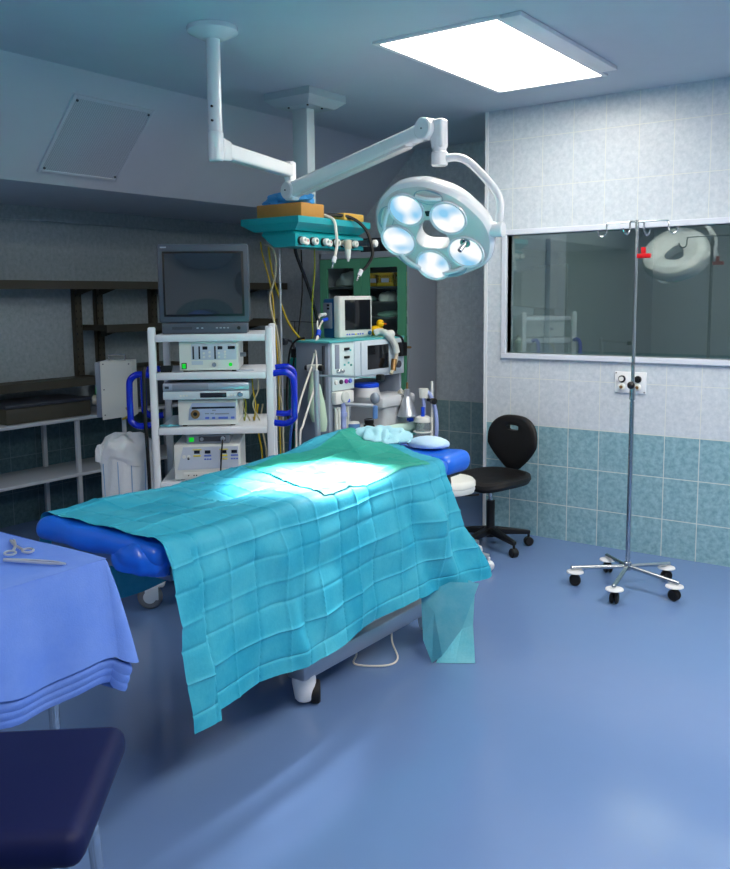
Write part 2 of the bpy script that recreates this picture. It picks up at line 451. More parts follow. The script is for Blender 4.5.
# ------------------------------------------------------------------ operating table
TX0, TX1, TY0, TY1, TZ = -2.55, -1.925, 1.655, 3.30, .85
t = thing('operating_table', 'operating table with royal blue pads hidden under cyan drapes', 'operating table', (-2.24, 2.7, 0))
def pad(lo, hi, nx, ny, seed, amp=.006, roll=.035):
    rnd = random.Random(seed); b = B().box(lo, hi, roll, seg=4)
    bmesh.ops.subdivide_edges(b.bm, edges=[e for e in b.bm.edges if e.calc_length() > .1], cuts=10, use_grid_fill=True)
    ph = [rnd.uniform(0, 6) for _ in range(6)]
    for v in b.bm.verts:
        d = amp*(sin(v.co.x*31+ph[0]+v.co.z*40)+sin(v.co.y*27+ph[1]-v.co.z*33)+sin((v.co.x+v.co.y)*19+ph[2]))/2
        v.co += V((d*.3, d, d*.6))
    return b
mb = pad((TX0, TY0, TZ-.085), (TX1, 2.5, TZ-.006), 1, 1, 1)
obj('foot_pad', mb, 'royal_vinyl', t, w=True)
# loose cover corner that sags at the near foot corner
cb = lump((TX1-.125, TY0+.030, TZ-.082), (.112, .048, .062), 31, .12, 5, 56, 36)
obj('pad_cover_corner', cb, 'royal_vinyl', t, w=True)
obj('back_pad', B().box((TX0, 2.52, TZ-.085), (TX1, TY1, TZ-.006), .03), 'royal_vinyl', t, w=True)
hp = pad((-2.42, 3.33, TZ-.10), (-1.95, 3.56, TZ-.005), 1, 1, 5, .006, .045)
obj('head_rest', hp, 'royal_vinyl', t, w=True)
br = B(); br.tube([(-2.0, 3.40, .755), (-1.985, 3.38, .70), (-2.03, 3.36, .66), (-2.1, 3.3, .66)], .014); br.box((-2.03, 3.36, .64), (-1.99, 3.40, .70), .004); br.box((-2.5, 3.2, .735), (-1.99, 3.5, .752), .004)
obj('head_bracket', br, 'dark_bracket', t, w=True)
obj('table_top_frame', B().box((TX0+.02, TY0+.05, .72), (TX1-.02, 3.3, .765), .008), 'grey_metal', t, w=True)
cl = B(); cl.box((-2.42, 2.55, .24), (-2.06, 2.95, .72), .03)
obj('column', cl, 'grey_metal', t, w=True)
bb = B(); bb.box((-2.13, 2.42, .115), (-2.04, 3.40, .185), .012); bb.box((-2.46, 2.42, .115), (-2.37, 3.40, .185), .012); bb.box((-2.42, 2.5, .13), (-2.08, 3.1, .25), .02)
obj('base_frame', bb, 'aluminium', t, w=True)
for x, y in ((-2.085, 2.47), (-2.415, 2.47), (-2.085, 3.36), (-2.415, 3.36)):
    h = obj('caster', B().lathe([(0, .125), (.046, .125), (.046, .09), (.036, .03), (.028, .02), (0, .02)], (x, y, 0), n=20), 'white_paint', t, w=True)
    obj('wheel', B().cyl((x+.012, y+.028, .045), (x+.04, y+.05, .045), .045, n=20, bev=.006), 'black_rubber', h, w=True)
pc = B().tube([(-2.12, 2.80, .16), (-2.10, 2.83, .08), (-2.13, 2.86, .012), (-2.02, 2.93, .008), (-2.02, 3.02, .008), (-2.09, 3.08, .05), (-2.10, 3.1, .14)], .004)
obj('power_cord', pc, 'cable_white', t, w=True, label='white power cord looping to the floor')

# ------------------------------------------------------------------ the large cyan drape
def gauss(x, y, cx, cy, s): return exp(-((x-cx)**2+(y-cy)**2)/(2*s*s))
def hgt(x, y):
    return TZ+.002+.050*gauss(x, y, -2.60, 3.36, .11)+.030*gauss(x, y, -2.50, 3.20, .20)+.012*gauss(x, y, -2.2, 2.9, .3)+.052*gauss(x, y, -2.66, 3.10, .10)+.004*sin(9*y+4*x)*sin(5*x+1)
rn = random.Random(3)
def lattice(lo, hi, step, amp):
    ls = [lo]
    while ls[-1] < hi: ls.append(ls[-1]+step*rn.uniform(.75, 1.25))
    return ls
YLn = lattice(1.55, 3.7, .118, 0); SLn = lattice(-.5, 1.6, .088, 0)
NODE = {(i, j): rn.uniform(-1, 1) for i in range(len(YLn)) for j in range(len(SLn))}
def cell(ls, q):
    for i in range(len(ls)-1):
        if q < ls[i+1]: return i, (q-ls[i])/(ls[i+1]-ls[i])
    return len(ls)-2, 1.
def crease(y, s):
    i, a = cell(YLn, y); j, c = cell(SLn, s)
    z = (NODE[i, j]*(1-a)*(1-c)+NODE[i+1, j]*a*(1-c)+NODE[i, j+1]*(1-a)*c+NODE[i+1, j+1]*a*c)
    da = min(a, 1-a)*(YLn[i+1]-YLn[i]); dc = min(c, 1-c)*(SLn[j+1]-SLn[j])
    sg = 1 if (i+(a > .5)) % 2 else -1; sh = 1 if (j+(c > .5)) % 2 else -1
    return .0120*z+.0046*sg*exp(-da/.0055)+.0046*sh*exp(-dc/.005)
XB, XN = -2.575, -1.895
def sm(x): x = max(0, min(1, x)); return x*x*(3-2*x)
def drape(u, v):
    # v: 0 = far hem, .26.. top, ..1 near hem
    if v < .22:
        k = 1-v/.22; hem = .44+.04*u
        y = 1.70+u*(3.42-1.70)-.03*k
        z = hgt(XB+.03, y)-.03-(hgt(XB+.03, y)-.03-hem)*k; x = XB-.01*k-.008*sin(y*17)*k
        n = V((-1, 0, 0)); s = -.5*k*.9
    elif v < .56:
        k = (v-.22)/.34; x = XB+k*(XN-XB)
        y1 = 3.42-.20*k
        y = 1.70-.055*k*k+u*(y1-(1.70-.055*k*k))
        e = min(k, 1-k)*(XN-XB); R = .05
        rd = R-math.sqrt(max(0, R*R-(R-min(R, e))**2)) if e < R else 0
        z = hgt(x, y)-rd
        n = V((0, 0, 1)) if e > R else V((.7*(1 if k > .5 else -1), 0, .7)); s = k*.68
    else:
        k = (v-.56)/.44
        y0 = 1.645+.045*k; y1 = 3.22+.16*k*k+.03*k
        y = y0+u*(y1-y0)
        hem = .30-.012*sin(y*6)+.03*u
        if u < .058: hem -= .03
        z0 = hgt(XN, y)-.05; z = z0-(z0-hem)*k
        flare = sm((u-.62)/.38)
        x = XN+.012*sm(k*6)+k*.022+flare*k*.062+.016*k*sin(y*11.5)*sm(k*2)+.03*k*flare*sin(y*19+1)
        if u < .058: x += .008
        x += sm(k*3)*(.042*exp(-((u-.875)/.045)**2)-.020*exp(-((u-.79)/.035)**2)+.018*exp(-((u-.30)/.03)**2))
        n = V((1, 0, .1)); s = .68+k*.56
    d = crease(y, s)
    fade = 1.
    if v < .22: fade = .5
    return V((x, y, z))+n*d*fade+V((0, 0, .004))
dr = B().grid(drape, 380, 340)
so = obj('surgical_drape', dr, 'surgical_cyan')
tag(so, 'large creased cyan surgical drape hanging over the operating table', 'surgical drape')
def quad(p00, p10, p01, p11, amp, seed):
    r2 = random.Random(seed); ph = [r2.uniform(0, 6) for _ in range(4)]
    p00, p10, p01, p11 = map(V, (p00, p10, p01, p11)); nrm = (p10-p00).cross(p01-p00).normalized()
    def f(u, v):
        p = p00*(1-u)*(1-v)+p10*u*(1-v)+p01*(1-u)*v+p11*u*v
        return p+nrm*amp*(sin(u*7+ph[0]+v*3)+abs(sin(v*5+ph[1]-u*2)))*min(1, 4*min(u, 1-u)+.2)
    return f
tl = B()
fa = [(-1.916, 3.043, .30), (-1.909, 3.048, .106), (-1.878, 3.069, .004), (-1.827, 3.067, .048), (-1.749, 3.097, .174), (-1.686, 3.128, .375), (-1.80, 3.086, .37), (-1.86, 3.057, .237)]
tl._add(fa, [(0, 1, 7), (1, 2, 7), (2, 3, 7), (3, 4, 7), (4, 6, 7), (4, 5, 6), (0, 7, 6)])
fb = [(-1.865, 3.081, .003), (-1.797, 3.125, .003), (-1.727, 3.173, .003), (-1.759, 3.211, .153), (-1.767, 3.242, .33), (-1.803, 3.193, .131), (-1.819, 3.146, .072), (-1.90, 3.23, .36), (-1.84, 3.12, .10)]
tl._add(fb, [(0, 1, 6, 8), (1, 2, 3, 5), (1, 5, 6), (3, 4, 5), (5, 4, 7), (6, 5, 7, 8)])
bmesh.ops.subdivide_edges(tl.bm, edges=list(tl.bm.edges), cuts=3, use_grid_fill=True)
obj('under_layer', tl, 'surgical_tail', so, flat=True, label='paler folded drape end reaching the floor')

# green sheet over the head half
G = [(-2.50, 2.60), (-2.575, 3.43), (-1.918, 3.12), (-1.915, 2.40)]   # far-left, peak, near-right, near-left
def green(u, v):
    # u along the length, v across from far to near
    a = V(G[0])*(1-u)+V(G[1])*u; c = V(G[3])*(1-u)+V(G[2])*u
    p = a*(1-v)+c*v
    if v < .5 and u > .5: p.x -= .0
    k = (p.x-XB)/(XN-XB); e = min(k, 1-k)*(XN-XB); R = .05
    rd = R-math.sqrt(max(0, R*R-(R-min(R, max(0, e)))**2)) if e < R else 0
    p.x += .07*sin(pi*u)*(1-v)
    k = (p.x-XB)/(XN-XB)
    z = hgt(p.x, p.y)-rd+.0085+.003*sin(p.y*14+p.x*9)*sin(p.x*11)+.010*exp(-abs(u-.72+.3*(v-.3))/.03)*(1-v)+.008*exp(-abs(u-.35+.15*v)/.02)*v
    return V((p.x, p.y, z+crease(p.y, k*.68)*sm(e/.03+.2)))
gs = obj('green_drape', B().grid(green, 130, 110), 'surgical_green')
tag(gs, 'teal green surgical sheet laid across the head half of the table', 'surgical drape')
# crumpled pale gown and pillow at the head
o = obj('crumpled_gown', lump((-2.36, 3.40, .893), (.12, .095, .036), 2, .34, 9, 64, 40), 'gown_pale'); tag(o, 'crumpled pale aqua gown at the head of the table', 'gown')
o = obj('small_pillow', lump((-2.15, 3.49, .866), (.095, .085, .034), 4, .06, 5), 'pillow_pale'); tag(o, 'small pale blue pillow on the blue head rest', 'pillow')
# anaesthesia screen frame
t = thing('screen_frame', 'slim steel anaesthesia screen post with a thin horizontal bar behind the table', 'screen frame', (-2.66, 3.33, .8))
obj('post', B().cyl((-2.665, 3.30, .70), (-2.70, 3.335, 1.20), .014), 'aluminium', t, w=True)
obj('cross_bar', B().cyl((-2.70, 3.335, 1.175), (-2.42, 3.46, 1.168), .005), 'aluminium', t, w=True)
obj('clamp', B().cbox((-2.41, 3.465, 1.168), (.035, .03, .03), .006), 'black_plastic', t, w=True)
obj('rail_clamp', B().box((-2.70, 3.26, .70), (-2.60, 3.33, .765), .006), 'dark_grey', t, w=True)

# ------------------------------------------------------------------ instrument table (foreground left)
IX, IY, IZ = -1.855, 1.40, .88
t = thing('instrument_table', 'small instrument table hidden under a periwinkle blue cloth', 'table', (IX-.4, IY-.32, 0))
obj('tabletop', B().box((IX-.85, IY-.62, IZ-.03), (IX-.012, IY-.012, IZ-.006), .005), 'steel', t, w=True)
for x in (IX-.8, IX-.1):
    for y in (IY-.57, IY-.1): obj('leg', B().cyl((x, y, 0), (x, y, IZ-.03), .014), 'steel', t, w=True)
def hang(side):
    # cloth skirt: runs along the +Y edge, round the corner, then down the +X edge
    pts = []
    for i in range(31): pts.append((V((IX-.85+.85*i/30, IY, 0)), V((0, 1, 0))))
    for i in range(1, 9):
        a = pi/2*(1-i/9); pts.append((V((IX, IY, 0)), V((cos(a), sin(a), 0))))
    for i in range(31): pts.append((V((IX, IY-.62*i/30, 0)), V((1, 0, 0))))
    return pts
SK = hang(0); NS = len(SK)-1
def skirt(u, v):
    i = min(NS, int(round(u*NS))); p, n = SK[i]
    corner = exp(-((i-34.5)/5.)**2)
    hem = .635-.025*corner+.012*sin(i*.35)
    out = .006+.02*v+.045*corner*v**.6+.012*sin(i*.62)*v
    z = IZ+.004-.012*min(1, v*10)*(1 if v > 0 else 0)-(IZ-hem)*v
    return p+n*out+V((0, 0, z))
cl = B().grid(skirt, NS, 30)
cl.grid(lambda u, v: V((IX-.85+.858*u, IY-.62+.628*v, IZ+.004+.002*sin(u*9)*sin(v*8))), 20, 20)
def skirt2(k):
    def f(u, v):
        i = min(NS, int(round(u*NS))); p, n = SK[i]; corner = exp(-((i-34.5)/5.)**2)
        z0 = .650-.025*corner+.012*sin(i*.35)-.022*k; out = .018+.036*corner+.012*sin(i*.62)-.007*k
        return p+n*(out+.006*sin(v*pi))+V((0, 0, z0-.034*v))
    return f
bmx = B()
cloth = obj('table_cloth', cl, 'blue_linen'); tag(cloth, 'periwinkle blue cloth draped over the instrument table', 'table cloth')
fl = B()
for k in (1, 2, 3): fl.grid(skirt2(k), NS, 6)
obj('hem_fold', fl, 'blue_linen', cloth)
t = thing('forceps', 'steel forceps lying on the periwinkle blue cloth near its corner', 'forceps', (IX-.1, IY-.13, IZ+.008), .4)
for s in (-1, 1):
    obj('blade', B().tube([(-.09, 0, .004), (-.03, s*.006, .005), (.04, s*.008, .005), (.085, s*.001, .004)], lambda q: .0045-.002*q, n=6), 'instrument_steel', t)
t = thing('scissors', 'steel scissors with a ring handle on the blue cloth behind the forceps', 'scissors', (IX-.26, IY-.08, IZ+.008), 2.7)
for s in (-1, 1):
    obj('blade', B().tube([(-.03, -s*.012, .004), (.02, 0, .004), (.08, s*.004, .004)], .004, n=6, sub=3), 'instrument_steel', t)
    obj('ring_handle', B().tube([(-.052+.02*cos(q), -s*.022+.014*sin(q), .005) for q in [i*pi/5 for i in range(10)]], .0032, n=6, sub=2, closed=True), 'instrument_steel', t)

# ------------------------------------------------------------------ navy stool corner (near foreground)
t = thing('high_stool', 'navy padded square high stool in the near lower left corner', 'stool', (-1.322, .766, 0), radians(40))
obj('seat', B().box((-.18, -.18, .692), (.18, .18, .757), .028, seg=4), 'navy_vinyl', t)
obj('seat_frame', B().box((-.13, -.13, .67), (.13, .13, .694), .006), 'black_plastic', t)
for sx in (-1, 1):
    for sy in (-1, 1): obj('leg', B().cyl((sx*.15, sy*.15, 0), (sx*.115, sy*.115, .675), .012), 'steel', t)
obj('foot_ring', B().tube([(.138, .138, .22), (-.138, .138, .22), (-.138, -.138, .22), (.138, -.138, .22)], .009, sub=1, closed=True), 'steel', t)

# ------------------------------------------------------------------ endoscopy cart (faces the camera)
c0 = V((-3.165, 3.085, 0)); CR = .695                      # front middle of the cart on the floor
t = thing('equipment_cart', 'tall white equipment cart with blue tube handles stacked with devices', 'cart', c0, CR)
W2, DP = .287, .50
for x in (-1, 1):
    for y in (0, 1):
        obj('post', B().box((x*W2-.018, y*DP-(.0 if y == 0 else .04), .10), (x*W2+.018, y*DP+(.04 if y == 0 else 0), 1.415), .008), 'cart_white', t)
SHZ = [1.378, 1.190, .915, .640, .30]
for z in SHZ: obj('shelf', B().box((-W2+.018, .0, z-.036), (W2-.018, DP, z), .006), 'cart_white', t)
for s in (-1, 1):
    for yy in (.02, .40):
        x = s*(W2+.016)
        obj('handle', B().tube([(x, yy, 1.178), (x+s*.06, yy, 1.183), (x+s*.096, yy, 1.158), (x+s*.103, yy, 1.11), (x+s*.103, yy, .985), (x+s*.098, yy, .948), (x+s*.06, yy, .925), (x, yy, .93)], .0165, n=12), 'blue_tube', t)
for x in (-1, 1):
    for y in (.03, DP-.03):
        cx, cy = x*W2-.05, y-.06
        c = obj('caster', B().box((x*W2-.075, y-.075, .112), (x*W2+.02, y+.03, .128), .004).box((cx-.022, cy-.026, .05), (cx+.045, cy-.020, .118), .002).box((cx-.022, cy+.020, .05), (cx+.045, cy+.026, .118), .002).box((x*W2-.018, y-.018, .12), (x*W2+.018, y+.018, .15), .003), 'white_paint', t)
        obj('wheel', B().cyl((cx, cy-.016, .0625), (cx, cy+.016, .0625), .0625, n=28, bev=.01), 'wheel_grey', c)
        obj('hub', B().cyl((cx, cy-.019, .0625), (cx, cy+.019, .0625), .034, n=20, bev=.004), 'white_paint', c)
def cart(x, y, z): return c0+V((x*cos(CR)-y*sin(CR), x*sin(CR)+y*cos(CR), z))
def cthing(name, label, cat, x, y, z, group=None, da=0.): return thing(name, label, cat, cart(x, y, z), CR+da, group)

# CRT monitor on top
t = cthing('crt_monitor', 'bulky dark grey tube monitor on top of the white equipment cart', 'monitor', -.028, .03, SHZ[0]+.001)
w2, hh = .222, .440
b = B(); b.box((-w2, 0, .055), (w2, .10, hh), .012)
obj('front_housing', b, 'tv_plastic', t)
b = B(); b.box((-w2+.012, .0, .0), (w2-.012, .12, .056), .008); obj('control_strip', b, 'tv_plastic', t)
b = B(); ring = [(-w2+.02, .10), (w2-.02, .10)]
vs = [(-w2+.006, .099, .06), (w2-.006, .099, .06), (w2-.006, .099, hh-.004), (-w2+.006, .099, hh-.004), (-.15, .40, .09), (.15, .40, .09), (.15, .40, .37), (-.15, .40, .37)]
b._add(vs, [(0, 1, 2, 3), (4, 7, 6, 5), (0, 4, 5, 1), (1, 5, 6, 2), (2, 6, 7, 3), (3, 7, 4, 0)])
obj('tube_housing', b, 'tv_plastic', t)
obj('screen_bezel', B().box((-.198, -.004, .085), (.200, .02, .405), .006), 'black_plastic', t)
b = B(); b.grid(lambda u, v: V((-.186+.374*u, -.006-.010*(1-(2*u-1)**2)*(1-(2*v-1)**2)-.004,   .097+.296*v)), 16, 16)
obj('screen', b, 'tv_screen', t)
for k, x in enumerate((-.035, -.012, .06, .078, .096, .114)): obj('button', B().box((x-.005, -.004, .026), (x+.005, .002, .032), .001), 'silver_front', t)
obj('power_button', B().cyl((.168, -.006, .028), (.168, .002, .028), .009), 'black_plastic', t)
obj('maker_badge', B().box((-.205, -.002, .420), (-.175, .001, .427)), 'silver_front', t)
obj('speaker_slot', B().box((-.16, -.002, .022), (-.06, .001, .036)), 'dark_grey', t)

# light source with green switch
t = cthing('light_source', 'white light source with square green switch on the second cart shelf', 'medical device', -.012, .03, SHZ[1]+.008)
obj('housing', B().box((-.146, 0, 0), (.146, .36, .146), .005), 'device_white', t)
obj('control_panel', B().box((-.086, -.003, .052), (.136, .001, .132), .001), 'device_panel', t)
for x, n in ((-.076, 1), (-.046, 1), (.031, 1)): obj('slider', B().box((x-.004, -.006, .056), (x+.004, -.002, .12), .001), 'display_dark', t)
for x, z, wd in ((-.018, .112, .024), (.056, .112, .024), (.112, .113, .036)): obj('display', B().box((x-wd/2, -.005, z-.009), (x+wd/2, -.002, z+.007), .001), 'screen_black', t)
for x, z in ((-.024, .085), (-.024, .066), (.004, .09), (.004, .07), (.05, .085), (.05, .066), (.08, .092), (.08, .078), (.08, .064)): obj('button', B().cyl((x, -.006, z), (x, -.002, z), .006, n=10), 'device_white', t)
obj('label_strip', B().box((-.086, -.003, .028), (-.030, 0, .047)), 'device_panel', t)
obj('power_switch', B().box((-.136, -.006, .008), (-.110, 0, .038), .002), 'black_plastic', t)
obj('switch_light', B().box((-.132, -.010, .011), (-.114, -.005, .034), .002), 'green_led', t)
obj('socket', B().cyl((.025, -.01, .028), (.025, 0, .028), .011), 'steel', t)
obj('outlet', B().cyl((.106, -.008, .028), (.106, 0, .028), .009), 'green_led', t)
for x in (-.12, .12): obj('foot', B().cyl((x, .03, -.0075), (x, .03, 0), .012), 'black_rubber', t)
t = cthing('camera_cable_socket', 'grey plug sticking out beside the light source on the cart', 'plug', .118, .16, SHZ[1]+.062)
obj('plug', B().cyl((-.02, .0, .012), (.045, -.01, .016), .011, bev=.002), 'grey_metal', t)
obj('bracket', B().box((-.024, -.01, -.061), (-.012, .02, .02), .002), 'grey_metal', t)
t = tag(obj('plastic_tray', B().lathe([(0, 0), (.036, 0), (.044, .03), (.041, .03), (.034, .004), (0, .004)], cart(-.226, .05, SHZ[1]+.001), n=4), 'black_plastic'), 'small black open tray left of the light source on the cart', 'tray')
# booklets and oddments to the right of the light source
o = obj('instruction_card', B().box((0, 0, 0), (.085, .06, .004), .001), 'device_panel'); o.location = cart(.125, .03, SHZ[1]+.001); o.rotation_euler = (0, 0, CR+.2); tag(o, 'flat pale card lying right of the light source on the cart', 'card')

# video recorder on video processor
t = cthing('video_processor', 'white video processor with blue panel and round socket on the third cart shelf', 'medical device', -.025, .03, SHZ[2]+.008)
obj('housing', B().box((-.148, 0, 0), (.148, .38, .128), .006), 'device_white', t)
P_ = [(-.098, -.003, .026), (.138, -.003, .026), (.138, -.003, .112), (-.078, -.003, .112), (-.092, -.003, .08)]
obj('control_panel', B().prism(P_, (0, 0, 0), (0, .004, 0)), 'device_blue', t, flat=True)
obj('dark_stripe', B().box((-.08, -.005, .083), (.134, -.002, .092)), 'display_dark', t)
s = obj('scope_socket', B().cyl((-.062, -.016, .056), (-.062, 0, .056), .022, n=24, bev=.003), 'brass', t)
obj('socket_hole', B().cyl((-.062, -.018, .058), (-.062, -.012, .058), .010), 'black_plastic', s)
for x, wd in ((-.005, .020), (.027, .016), (.075, .048), (.122, .018)): obj('button', B().box((x-wd/2, -.006, .030), (x+wd/2, -.001, .041), .004), 'label_blue', t)
for x, z, wd in ((-.005, .058, .02), (.02, .058, .016), (.07, .056, .07), (.03, .074, .018)): obj('indicator', B().box((x-wd/2, -.0045, z-.003), (x+wd/2, -.002, z+.003)), 'grey_metal', t)
for x in (-.12, .12): obj('foot', B().cyl((x, .03, -.0075), (x, .03, 0), .012), 'black_rubber', t)
t = cthing('video_recorder', 'wide silver video recorder resting on the white video processor', 'video recorder', -.028, .0, SHZ[2]+.138)
obj('housing', B().box((-.212, .012, 0), (.212, .36, .085), .004), 'grey_metal', t)
obj('upper_front', B().box((-.212, .0, .046), (.212, .016, .084), .004), 'silver_front', t)
obj('lower_front', B().box((-.212, -.004, .003), (.212, .016, .043), .004), 'machine_light', t)
obj('tape_door', B().box((-.165, -.002, .050), (.012, .002, .080), .002), 'grey_metal', t)
obj('display', B().box((-.03, -.007, .012), (.10, -.003, .036), .002), 'display_dark', t)
obj('jog_dial', B().cyl((.168, -.014, .026), (.168, -.002, .026), .014, bev=.003), 'steel', t)
for x in (-.125, -.11, -.095, .11, .125, .14): obj('button', B().box((x-.005, -.007, .018), (x+.005, -.002, .026), .001), 'device_white', t)
obj('tape_badge', B().box((-.202, -.002, .058), (-.182, .001, .070)), 'dark_grey', t)
cbm = B().grid(lambda u, v: cart(-.272+.10*u, .02+.07*v, SHZ[2]+.004+.012*exp(-((u-.55)**2+(v-.5)**2)/.03)+.003*sin(9*u)), 14, 10)
tag(obj('cloth_scrap', cbm, 'surgical_tail'), 'small teal cloth scrap on the third cart shelf beside the processor', 'cloth')

# electrosurgical generator with camera box on top
t = cthing('surgical_generator', 'white electrosurgical generator with yellow and blue buttons on the lowest visible shelf', 'medical device', -.035, .02, SHZ[3]+.008)
obj('housing', B().box((-.165, 0, 0), (.165, .40, .178), .006), 'device_white', t)
GZ = .024
P_ = [(-.150, -.003, .050), (.155, -.003, .058), (.155, -.003, .166), (-.118, -.003, .166)]
obj('control_panel', B().prism(P_, (0, 0, 0), (0, .004, 0)), 'device_panel', t, flat=True)
for i, x in enumerate((-.05, .003, .083, .136)):
    obj('display', B().box((x-.014, -.006, .108+GZ), (x+.014, -.002, .124+GZ), .001), 'display_dark', t)
    cc = 'label_yellow' if i in (0, 2) else 'label_blue'
    obj('label_strip', B().box((x-.018, -.005, .093+GZ), (x+.018, -.002, .101+GZ), .001), cc, t)
    if i in (0, 2): obj('label_bar', B().box((x-.022, -.005, .126+GZ), (x+.022, -.002, .130+GZ)), 'label_yellow', t)
    if i:
        for dx in (-.013, 0, .013): obj('button', B().box((x+dx-.005, -.006, .076+GZ), (x+dx+.005, -.002, .083+GZ), .001), 'label_yellow' if i == 2 else 'label_blue', t)
for x in (-.115, -.092): obj('button', B().cyl((x, -.006, .093+GZ), (x, -.002, .093+GZ), .009, n=12), 'device_white', t)
obj('indicator', B().box((-.098, -.006, .102), (-.088, -.002, .116), .001), 'display_dark', t)
obj('socket_strip', B().box((-.12, -.004, .008), (.155, 0, .036), .002), 'device_white', t)
for x in (-.095, -.068, -.056, -.02, .0, .012, .04, .06, .09, .12): obj('socket', B().cyl((x, -.006, .022), (x, -.002, .022), .0035, n=10), 'black_plastic', t)
for x in (-.13, .13): obj('foot', B().cyl((x, .04, -.0075), (x, .04, 0), .012), 'black_rubber', t)
t = cthing('camera_control_unit', 'slim grey camera box with green light on top of the generator', 'medical device', -.030, .03, SHZ[3]+.187)
obj('housing', B().box((-.108, 0, 0), (.108, .25, .052), .006), 'grey_metal', t)
obj('power_light', B().box((-.094, -.005, .012), (-.070, .001, .034), .002), 'green_led', t)
obj('front_strip', B().box((-.045, -.003, .012), (.088, .001, .038), .008), 'dark_grey', t)
obj('knob', B().cyl((-.03, -.009, .025), (-.03, 0, .025), .009), 'silver_front', t)
pg = obj('cable_plug', B().cyl((.075, -.025, .026), (.075, .0, .026), .011, bev=.003), 'silver_front', t)
obj('cable', B().tube([(.075, -.02, .024), (.074, -.038, .0), (.068, -.036, -.06), (.060, -.03, -.16)], .004), 'cable_black', t)
tag(obj('connector_bag', B().box((0, 0, 0), (.07, .10, .025), .006), 'machine_grey'), 'grey connector pack right of the generator on the cart shelf', 'pack').location = cart(.19, .12, SHZ[3]+.001)
o = bpy.data.objects['connector_bag']; o.rotation_euler = (0, 0, CR)
# cables inside and beside the cart
def cable(name, label, pts, r, m, group=None, n=6):
    return tag(obj(name, B().tube(pts, r, n=n), m), label, 'cable', group)
for i, (x, m, l) in enumerate(((.135, 'cable_green', 'green cable hanging behind the recorder inside the cart'), (.16, 'cable_cream', 'cream cable hanging down the right inside of the cart'), (.185, 'cable_yellow', 'yellow cable hanging down the right inside of the cart'), (.212, 'cable_cream', 'outermost cream cable inside the right of the cart'))):
    cable('signal_cable', l, [cart(x-.03, .30, SHZ[2]+.25), cart(x, .20, SHZ[2]+.24), cart(x+.01, .15, SHZ[2]+.17), cart(x+.02*(-1)**i, .17, SHZ[2]+.09), cart(x+.01, .20, SHZ[2]+.008), cart(x, .30, SHZ[2]+.006)], .0042, m, 'cables on the third cart shelf')
for i, (x, m, l) in enumerate(((.20, 'cable_yellow', 'yellow cable hanging behind the lower cart shelf'), (.225, 'cable_cream', 'cream cable hanging behind the lower cart shelf'))):
    cable('signal_cable', l, [cart(x, .52, SHZ[2]+.05), cart(x-.01, .53, SHZ[2]-.05), cart(x+.015, .53, SHZ[3]+.05), cart(x+.01, .55, SHZ[3]-.05)], .005, m, 'cables behind the cart')

# ------------------------------------------------------------------ device on pole stand, laundry hamper
SX, SY = -4.065, 3.245

t = thing('pole_mounted_device', 'cream box device with top handle on a slim pole stand behind the cart', 'medical device', (SX, SY, 0), CR+.0)
bw = .172
obj('housing', B().box((-.105, -.02, .885), (.07, .14, 1.205), .004), 'device_white', t)
obj('side_cover', B().prism([(-.10, -.024, .872), (.075, -.02, .895), (.072, -.02, 1.208), (-.100, -.024, 1.205)], (0, -.006, 0), (0, .01, 0)), 'device_cream', t, flat=True)
for x in (-.085, .058):
    for z in (.90, 1.045, 1.19): obj('screw', B().cyl((x, -.034, z), (x, -.028, z), .0035, n=8), 'dark_grey', t)
obj('carry_handle', B().tube([(-.07, .06, 1.20), (-.072, .06, 1.228), (-.062, .06, 1.235), (.012, .06, 1.237), (.02, .06, 1.228), (.02, .06, 1.20)], .005), 'steel', t)
fr = obj('front_panel', B().box((-.135, -.015, .885), (-.104, .135, 1.20), .004), 'grey_metal', t)
obj('power_switch', B().box((-.139, .0, 1.02), (-.134, .02, 1.06), .001), 'green_led', fr)
obj('connector', B().cyl((-.165, .04, .98), (-.13, .04, .98), .028, bev=.004), 'beige_fit', fr)
obj('dark_port', B().cyl((-.150, .10, .95), (-.13, .10, .95), .02), 'black_plastic', fr)
obj('pole', B().cyl((0, .06, .10), (0, .06, .89), .013), 'shelf_white', t)
obj("base_bar", B().box((-.22, .03, .075), (.22, .09, .11), .006), "shelf_white", t)
obj('base_bar', B().box((-.03, -.16, .075), (.03, .28, .11), .006), 'shelf_white', t)
for x, y in ((-.20, .06), (.20, .06), (0, -.14), (0, .26)): obj('caster', B().cyl((x-.012, y, .037), (x+.012, y, .037), .037, bev=.006), 'black_rubber', t)
HX, HY = -3.73, 3.005
t = thing('laundry_hamper', 'white laundry hamper with a blue-striped cloth bag beside the cart', 'hamper', (HX, HY, 0), CR)
def bag(u, v):
    a = u*2*pi; z = .16+v*(.735-.16)
    r = .125+.012*v+.004*sin(a*5+v*4)+.003*sin(a*11-v*9)
    return V((r*cos(a), r*sin(a), z))
obj('cloth_bag', B().grid(bag, 64, 24), 'linen_white', t)
def cuff(u, v):
    a = u*2*pi; k = v
    prof = [(.136, .735), (.146, .76), (.142, .80), (.12, .83), (.08, .845), (.0, .84)]
    i = min(len(prof)-2, int(k*(len(prof)-1))); f2 = k*(len(prof)-1)-i
    r = prof[i][0]*(1-f2)+prof[i+1][0]*f2; z = prof[i][1]*(1-f2)+prof[i+1][1]*f2
    d = 1+.05*sin(a*4+k*5)+.03*sin(a*9-k*7)
    return V((r*d*cos(a), r*d*sin(a), z+.014*sin(a*3+1)*(1-k)+.012*sin(a*6+k*6)*k-.03*(1-k)))
obj('bag_cuff', B().grid(cuff, 64, 20), 'linen_white', t)
obj('cuff_flap', lump((-.128, -.05, .735), (.026, .03, .06), 8, .15, 6), 'linen_white', t)
